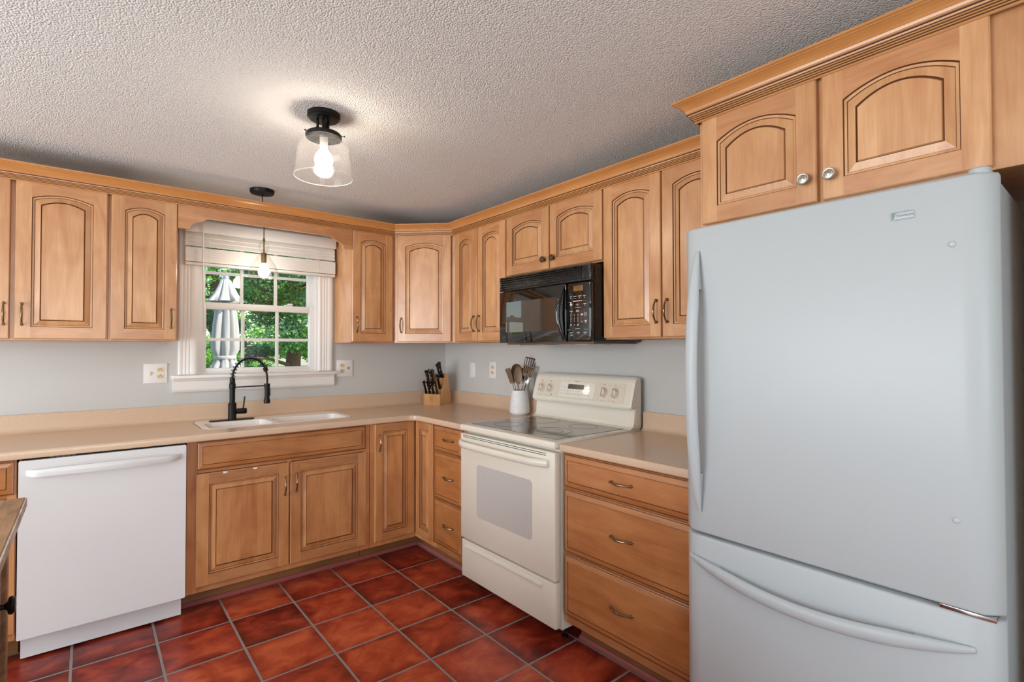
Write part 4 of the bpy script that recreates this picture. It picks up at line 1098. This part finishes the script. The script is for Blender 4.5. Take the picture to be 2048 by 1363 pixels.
# ------------------------------------------------------------------ things on the counter
def knife_block():
    # block frame: local -Y faces the camera corner
    ang = math.atan2(-.45, -.90)+PI/2
    t = thing('knife_block', 'bamboo knife block standing in the counter corner', 'knife block', (-.252, -.205, CT1), ang)
    m = MB(); m.prism([(-.002, .0), (-.002, .085), (.030, .0855), (.085, .232), (.115, .238), (.165, .06), (.165, 0)], -.0715, .0715, plane='YZ')
    m.build('block', BAMBOO, t)
    m = MB()
    for x in (-.010, .004): m.box(x-.001, x+.001, -.0028, -.002, .050, .060); m.box(x-.003, x+.005, -.0028, -.002, .056, .057); m.lathe([(0, -.0028), (.002, -.0028), (.002, -.002)], (x, 0, .063), 8, axis='Y')
    m.box(-.012, .012, -.0028, -.002, .042, .0435); m.box(-.012, .012, -.0028, -.002, .034, .036); m.build('brand_mark', GLAZE, t)
    dirv = Vector((0, -.33, 1)).normalized()      # knives lean toward the front
    def knife(kind, x, y0, z0, L, label, tilt=0.0):
        k = thing(kind, label, 'scissors' if 'shear' in kind else 'knife', (0, 0, 0))
        R_ = Matrix.Translation((-.252, -.205, CT1)) @ Matrix.Rotation(ang, 4, 'Z')
        k.matrix_world = R_ @ Matrix.Translation((x, y0, z0))
        m = MB(); d = dirv + Vector((tilt, 0, 0))
        if 'shear' in kind:
            for sg in (-1, 1):
                pts = [Vector((sg*.006, 0, 0))+d*0, Vector((sg*.008, 0, 0))+d*.03]
                for q in range(13):
                    a = -PI/2+2*PI*q/12; pts.append(Vector((sg*.014+.010*math.cos(a)*sg, 0, 0))+d*(.05+.018+.018*math.sin(a)))
                m.tube(pts, .0045, 8)
            m.build('handle', BLKPL, k)
        else:
            n = 10; pts = []; rr = []
            for q in range(n+1):
                u = q/n; pts.append(Vector((0, -.010*math.sin(u*PI)*.5-.006*u*u, 0))+d*(L*u)); rr.append(.0115+.0018*math.cos(u*2*PI)+(.002 if u > .85 else 0))
            m.tube(pts, rr, 10, flat=.65); m.build('handle', BLKPL, k)
            m = MB(); m.tube([d*-.004, d*.006], .0115, 10, flat=.6); m.build('bolster', STEEL, k)
            for u in (.25, .5, .75):
                p = Vector((0, -.010*math.sin(u*PI)*.5-.006*u*u, 0))+d*(L*u); m = MB()
                m.lathe([(0, -.0135), (.0022, -.0132), (.0022, -.006)], p, 8, axis='Y'); m.build('rivet', STEEL, k)
        return k
    names = ['steak knife in the lower row of the block, farthest left', 'steak knife in the lower row of the block, second from left', 'steak knife in the lower row of the block, third from left', 'steak knife in the lower row of the block, farthest right']
    for i, x in enumerate((-.052, -.020, .014, .048)):
        o = knife('steak_knife', x, .008, .090, .100, 'black-handled '+names[i]); o['group'] = 'knives in the knife block'
    for i, x in enumerate((-.038, .052)):
        o = knife('kitchen_knife', x, .040, .125, .115, 'black-handled kitchen knife in the middle row of the block, on the %s' % ('left' if i == 0 else 'right')); o['group'] = 'knives in the knife block'
    for x, n_ in ((-.058, 'far left behind the shears'), (-.014, 'in the middle behind the steak knives')):
        o = knife('kitchen_knife', x, .055, .150, .120, 'black-handled kitchen knife in the block, '+n_); o['group'] = 'knives in the knife block'
    knife('kitchen_shears', -.036, .068, .190, .1, 'black-handled kitchen shears at the upper left of the knife block')
    for i, (x, L_) in enumerate(((.030, .110), (.052, .125))):
        o = knife('chef_knife', x, .075, .210, L_, 'long black-handled knife in the top of the block, %s' % ('left of the tallest knife' if i == 0 else 'the tallest at far right'), -.05); o['group'] = 'knives in the knife block'
knife_block()

CX, CY = -.098, -1.062
def crock():
    t = thing('utensil_crock', 'white ribbed ceramic utensil crock on the counter left of the range', 'crock', (CX, CY, CT1))
    n = 48; V = []; F = []; prof = []
    H = .158
    for k in range(61):
        u = k/60; z = u*H
        r_ = .067-.0005*k*.0 ; 
        if u < .14: r_ = .054+.013*math.sin(u/.14*PI/2)
        else: r_ = .067-.0165*((u-.14)/.86)**1.4
        rib = .0016*math.sin(u*PI*2*13) if .08 < u < .95 else 0
        prof.append((r_+rib, z))
    prof = [(0, .0005)] + prof + [(prof[-1][0]-.004, H), (prof[-1][0]-.005, H-.01), (.058, .03), (.05, .008), (0, .006)]
    m = MB(); m.lathe(prof, n=48)
    # scalloped waves: nudge the ribs up and down around the pot
    m.v = [(x, y, z+(.0022*math.cos(12*math.atan2(y, x)) if .012 < z < .150 and (x*x+y*y) > .0024 else 0)) for x, y, z in m.v]
    m.build('pot', CERW, t, sharp=60)
crock()
def utensil(name, label, base, tip, maker, mats, grp='utensils in the white crock'):
    t = thing(name, label, 'utensil', (CX+base[0], CY+base[1], CT1+.012))
    maker(t, Vector((0, 0, 0)), Vector(tip)-Vector((base[0], base[1], .012)), mats); t['group'] = grp
    return t
def frame_of(d, face):
    d = d.normalized(); f = (face-d*face.dot(d)).normalized(); s = d.cross(f)
    return d, f, s
CAMV = Vector((-.65, -.76, 0))
def blade(m, o, d, s, f, outline, th, mat=0):
    P = [(o+s*a+d*b) for a, b in outline]; n = len(P)
    m.add([p-f*th/2 for p in P]+[p+f*th/2 for p in P], [tuple(range(n)), tuple(reversed(range(n, 2*n)))]+[(i, i+n, (i+1) % n+n, (i+1) % n) for i in range(n)], mat)
def mk_turner(slots, w0=.030, w1=.040, L=.095, solid=False):
    def mk(t, a, b, mats):
        d, f, s = frame_of(b-a, CAMV); E = b-d*L
        m = MB(); m.tube([a, a.lerp(E, .5), E+d*.01], [.006, .006, .0045], 10, flat=.8); m.build('handle', mats[0], t)
        m = MB()
        if solid:
            blade(m, E, d, s, f, [(-.010, 0), (.010, 0), (w0, .018), (w1, L), (-w1, L), (-w0, .018)], .003)
        else:
            n = slots; blade(m, E, d, s, f, [(-.010, 0), (.010, 0), (w0, .020), (w0+.001, .032), (-w0-.001, .032), (-w0, .020)], .003)
            blade(m, E, d, s, f, [(-w1, L-.008), (w1, L-.008), (w1+.0005, L), (-w1-.0005, L)], .003)
            for k in range(n+1):
                u = -1+2*k/n; wb = .0028
                blade(m, E, d, s, f, [(u*w0-wb, .031), (u*w0+wb, .031), (u*w1+wb*(1 if k < n else 0), L-.007), (u*w1-wb*(1 if k > 0 else 0), L-.007)], .003)
        m.build('head', mats[1], t)
    return mk
def mk_spoon(w=.030, L=.085, deep=.014, face=CAMV):
    def mk(t, a, b, mats):
        d, f, s = frame_of(b-a, face); E = b-d*L
        m = MB(); m.tube([a, a.lerp(E, .5), E+d*.012], [.006, .0055, .0045], 10); m.build('handle', mats[0], t)
        m = MB(); V = []; F = []; nr, na = 6, 24; c = E+d*(L*.5)
        for i in range(nr+1):
            q = i/nr
            for k in range(na):
                an = 2*PI*k/na; V.append(c+s*(w*q*math.sin(an))+d*(L*.52*q*math.cos(an))-f*(deep*(1-q*q)))
        for i in range(nr):
            for k in range(na): F.append((i*na+k, i*na+(k+1) % na, (i+1)*na+(k+1) % na, (i+1)*na+k))
        m.add(V, F, 0, True)
        m.add([v-f*.002 for v in V], F, 0, True); m.build('bowl', mats[1], t)
    return mk
# image-plane side vector to place tips: right in the picture is roughly (+.77,-.64)
def tipat(side, h, fwd=0.0): return (side*.77+fwd*-.65, side*-.64+fwd*-.76, h)
utensil('spatula', 'brown nylon spatula leaning far left out of the crock', tipat(.012, .012), tipat(-.080, .300), mk_turner(0, .013, .018, .105, True), [NICKEL, UTENB])
utensil('tongs', 'dark-tipped tongs leaning left beside the brown spatula in the crock', tipat(.0, .012), tipat(-.055, .292, -.03), mk_turner(0, .012, .016, .085, True), [NICKEL, UTEND])
utensil('ladle', 'dark round ladle standing at the back of the crock', tipat(-.004, .012), tipat(-.022, .328, -.035), mk_spoon(.036, .078, .022), [NICKEL, UTENB])
utensil('serving_spoon', 'large grey-brown nylon spoon in the middle of the crock', tipat(.0, .012, .01), tipat(-.014, .308, .02), mk_spoon(.028, .110, .010), [HANDW, UTENG])
utensil('slotted_spoon', 'dark nylon spoon behind the slotted turners in the crock', tipat(.0, .012, -.02), tipat(.026, .302, -.04), mk_spoon(.026, .085, .012), [NICKEL, UTEND])
utensil('slotted_turner', 'tall black slotted turner with a square head at the back of the crock', tipat(-.012, .012, -.02), tipat(.075, .368, -.03), mk_turner(5, .034, .037, .090), [BLACK, UTEND])
utensil('slotted_turner', 'brown slotted turner leaning forward right of the big spoon in the crock', tipat(-.020, .012, .01), tipat(.066, .318, .03), mk_turner(6, .030, .040, .085), [HANDW, UTENG])
utensil('whisk', 'steel serving fork leaning right out of the crock', tipat(-.025, .012, .01), tipat(.060, .245, .03), mk_turner(3, .012, .016, .055), [STEEL, STEEL])
bpy.data.objects['whisk'].name = 'serving_fork'
utensil('serving_spoon', 'polished steel spoon leaning lowest toward the range in the crock', tipat(-.025, .012, .01), tipat(.052, .255, .045), mk_spoon(.018, .060, .006), [STEEL, STEEL])

# ------------------------------------------------------------------ kitchen cart at the left edge
def cart():
    t = thing('kitchen_island', 'rustic brown wooden kitchen island corner at the lower left edge', 'island', (-2.75, -2.1, 0))
    X1 = .332; Y1 = .588
    m = MB(); m.box(-.30, X1, -.90, Y1, .872, .900, bev=.002, seg=1); m.build('tabletop', RUSTIC, t)
    m = MB(); m.box(X1+.0005, X1+.004, -.898, Y1-.002, .874, .8985); m.build('edge_band', RUSTE, t)
    m = MB(); m.box(-.28, X1-.045, -.86, Y1-.055, .06, .8715, bev=.002, seg=1); m.build('carcass', RUSTIC, t)
    for x, y in ((X1-.075, Y1-.085), (X1-.075, -.88), (-.28, Y1-.085), (-.28, -.88)):
        m = MB(); m.box(x, x+.045, y, y+.045, 0, .8715, bev=.003, seg=1); m.build('leg', RUSTIC, t)
    m = MB(); m.box(X1-.046, X1-.036, -.42, .44, .56, .82, bev=.003); d = m.build('drawer', RUSTIC, t)
    m = MB(); m.box(X1-.046, X1-.036, -.42, .44, .10, .55, bev=.003); m.build('door', RUSTIC, t)
    m = MB(); m.lathe([(.008, 0), (.007, .010), (.012, .016), (.022, .019), (.024, .026), (.018, .032), (0, .034)], (X1-.036, .40, .655), 20, axis='X'); m.build('knob', BLACK, d)
cart()

# ------------------------------------------------------------------ outside
def leafmesh(name, blobs, n, leaf, mats, parent, droop=0.0, seed=1):
    rnd = random.Random(seed); V = []; F = []; M = []
    for _ in range(n):
        c, r_ = rnd.choice(blobs)
        while True:
            p = Vector((rnd.uniform(-1, 1), rnd.uniform(-1, 1), rnd.uniform(-1, 1)))
            if .25 < p.length < 1: break
        p = Vector((p.x*r_[0], p.y*r_[1], p.z*r_[2]))+Vector(c)
        d = Vector((rnd.uniform(-1, 1), rnd.uniform(-1, 1), rnd.uniform(-.7, .5)-droop)).normalized()
        s = d.cross(Vector((rnd.uniform(-1, 1), rnd.uniform(-1, 1), rnd.uniform(-1, 1)))).normalized()
        L = leaf*rnd.uniform(.6, 1.3); w_ = L*.32; o = len(V); nn = d.cross(s)*L*.12
        V += [p, p+d*L*.5+s*w_+nn, p+d*L, p+d*L*.5-s*w_+nn]; F.append((o, o+1, o+2, o+3)); M.append(rnd.randrange(len(mats)))
    me = bpy.data.meshes.new(name); me.from_pydata(V, [], F)
    for m_ in mats: me.materials.append(m_)
    me.polygons.foreach_set('material_index', M); me.update()
    o = bpy.data.objects.new(name, me); COL.objects.link(o); o.parent = parent; return o
def leafmat(name, c):
    m, t, b = new_mat(name); b.inputs['Base Color'].default_value = c; b.inputs['Roughness'].default_value = .55
    out = t.nodes['Material Output']; tl = N(t, 'ShaderNodeBsdfTranslucent'); tl.inputs[0].default_value = (c[0]*1.3, c[1]*1.5, c[2]*.6, 1)
    mx = N(t, 'ShaderNodeMixShader'); mx.inputs[0].default_value = .5
    t.links.new(b.outputs[0], mx.inputs[1]); t.links.new(tl.outputs[0], mx.inputs[2]); t.links.new(mx.outputs[0], out.inputs[0]); return m
LG = [leafmat('leaf_mid', lin(128, 180, 88)), leafmat('leaf_light', lin(180, 214, 118)), leafmat('leaf_deep', lin(92, 146, 84))]
LP = [leafmat('needle_deep', lin(62, 102, 70)), leafmat('needle_mid', lin(92, 140, 92)), leafmat('needle_blue', lin(124, 160, 146))]
BARK = simple('bark', lin(88, 66, 52), 0.9, bump=(30, 0.8, 0.02))
GRASS = simple('lawn', lin(96, 128, 62), 0.95, bump=(60, 0.6, 0.02))
GZ = -.55
tag(MB().box(-30, 30, .13, 60, GZ-.1, GZ).build('lawn', GRASS), kind='structure')
tag(MB().box(-4.5, 2.5, .13, 4.2, GZ, GZ+.08).build('patio', simple('patio_stone', lin(170, 165, 158), .9, bump=(20, .3, .005))), kind='structure')
def tree(name, label, x, y, trunk_r, h, blobs, n, leaf, mats, seed, droop=0):
    t = thing(name, label, 'tree', (x, y, GZ)); rnd = random.Random(seed)
    m = MB(); m.tube([(0, 0, -.05), (.05, 0, h*.3), (-.04, .05, h*.6), (0, 0, h*.95)], [trunk_r*1.2, trunk_r, trunk_r*.75, trunk_r*.2], 14)
    for k in range(9):
        a = rnd.uniform(0, 2*PI); z = h*rnd.uniform(.2, .8); L = h*.26
        m.tube([(0, 0, z), (L*.5*math.cos(a), L*.5*math.sin(a), z+L*.10), (L*math.cos(a), L*math.sin(a), z+L*.12)], [trunk_r*.3, trunk_r*.2, trunk_r*.06], 8)
    m.build('trunk', BARK, t)
    leafmesh('foliage', blobs, n, leaf, mats, t, droop, seed)
    return t
def blobs_for(rx, z0, z1, k, seed, br=.6, cone=False):
    rnd = random.Random(seed); B = []
    for i in range(k):
        z = rnd.uniform(z0, z1); q = (1-(z-z0)/(z1-z0)*.75) if cone else math.sin(PI*(.15+.75*(z-z0)/(z1-z0)))
        a = rnd.uniform(0, 2*PI); rr = rx*q*rnd.uniform(.3, 1)
        B.append(((rr*math.cos(a), rr*math.sin(a), z), (br*rnd.uniform(.7, 1.3), br*rnd.uniform(.7, 1.3), br*rnd.uniform(.35, .6))))
    return B
# sight lines through the window fan out to +x +y
tree('pine_tree', 'dark evergreen with a thick brown trunk seen through the right panes of the window', .97, 7.5, .14, 6.5, blobs_for(1.3, 2.0, 6.6, 30, 3, .5)+[((random.uniform(-.6, .6), random.uniform(-.8, -.3), 2.15+.32*k), (.55, .4, .28)) for k in range(8)], 52000, .062, LP+[LG[0]], 3, .3)
tree('maple_tree', 'bright green leafy tree filling the upper right panes of the window', 2.9, 10.9, .12, 6.5, blobs_for(1.7, 1.7, 6.6, 34, 5, .6), 40000, .075, LG, 5)
tree('pine_tree', 'blue-green evergreen behind the closed patio umbrella outside the window', -.9, 10.3, .14, 7.0, blobs_for(1.5, 1.6, 6.6, 24, 9, .55), 22000, .08, LP, 9, .3)
tree('maple_tree', 'distant pale green tree seen between the evergreens through the middle panes', 1.1, 16.5, .2, 7.5, blobs_for(2.9, 1.0, 6.0, 34, 11, .9), 24000, .11, LG, 11)
def shrub(label, x, y, r_, h, seed, mats):
    t = thing('garden_shrub', label, 'shrub', (x, y, GZ))
    m = MB()
    for k in range(7):
        a = k*2*PI/7; m.tube([(0, 0, -.02), (.4*r_*math.cos(a), .4*r_*math.sin(a), h*.4), (.7*r_*math.cos(a), .7*r_*math.sin(a), h*.75)], [.03, .02, .008], 6)
    m.build('stem', BARK, t); leafmesh('foliage', blobs_for(r_, .1*h, h, 14, seed, r_*.45), 16000, .065, mats, t, 0, seed)
shrub('leafy green shrub behind the foot of the patio umbrella', -.45, 7.6, .75, 1.75, 21, LG)
shrub('dark rounded shrub low in the middle panes of the window', .95, 9.7, .62, 2.0, 22, LP)
shrub('leafy dark shrub at the right edge of the window beside the thick trunk', 2.25, 8.6, .75, 2.0, 23, LP)
shrub('dark shrub low behind the thick evergreen trunk', .75, 13.0, .8, 2.3, 24, LP)

def umbrella():
    X, Y = -1.185, 2.34
    t = thing('patio_umbrella', 'closed pale grey patio umbrella tied at the waist outside the window', 'umbrella', (X, Y, GZ+.08))
    z0 = GZ+.08
    def L(z): return z-z0
    m = MB(); m.tube([(0, 0, .0), (0, 0, L(2.10))], .019, 14); m.lathe([(.0, 0), (.25, 0), (.25, .04), (.06, .07), (.03, .30), (0, .30)], n=28); m.build('pole', ALUM, t)
    m = MB(); m.lathe([(0, L(2.150)), (.006, L(2.148)), (.009, L(2.115)), (.016, L(2.108)), (.030, L(2.100)), (.034, L(2.05)), (0, L(2.05))], n=20); m.build('finial', ALUM, t)
    def folded(prof, folds, amp, n=128, seed=1):
        m = MB(); V = []; F = []
        for r_, z, am in prof:
            for k in range(n):
                a = 2*PI*k/n; f_ = abs(math.sin(a*folds/2+.5*math.sin(z*2.2)+.45*math.sin(2*a+1)+.25*math.sin(5*a)))**.7
                rr = r_*(1-am*(1-f_)) + .006*math.sin(a*17+z*9)*am
                V.append((rr*math.cos(a), rr*math.sin(a), L(z)+.012*am*math.sin(a*folds)*0))
        for i in range(len(prof)-1):
            for k in range(n): F.append((i*n+k, i*n+(k+1) % n, (i+1)*n+(k+1) % n, (i+1)*n+k))
        m.add(V, F, 0, True); return m
    m = folded([(.040, 2.062, .05), (.052, 2.045, .15), (.075, 1.99, .35), (.115, 1.91, .45), (.175, 1.835, .5), (.165, 1.832, .5), (.11, 1.90, .4)], 8, .3)
    m.build('vent_canopy', CANVAS, t, sharp=80)
    m = folded([(.070, 1.95, .3), (.095, 1.80, .45), (.118, 1.62, .5), (.128, 1.45, .5), (.130, 1.34, .45), (.098, 1.275, .3), (.096, 1.245, .3), (.135, 1.18, .45), (.165, 1.05, .5), (.150, .85, .5), (.140, .70, .5)], 9, .3)
    cn = m.build('canopy', CANVAS, t, sharp=80)
    m = MB(); m.lathe([(.098, L(1.280)), (.103, L(1.270)), (.103, L(1.250)), (.098, L(1.240))], n=40); m.build('tie_strap', CANVAS, cn)
umbrella()
# roof slab above the house so that the sun stays outside
struct('roof', MB().box(XL-.4, .5, YF-.4, .42, ZC+.10, ZC+.22), simple('roof_shingle', lin(90, 84, 80), .9))
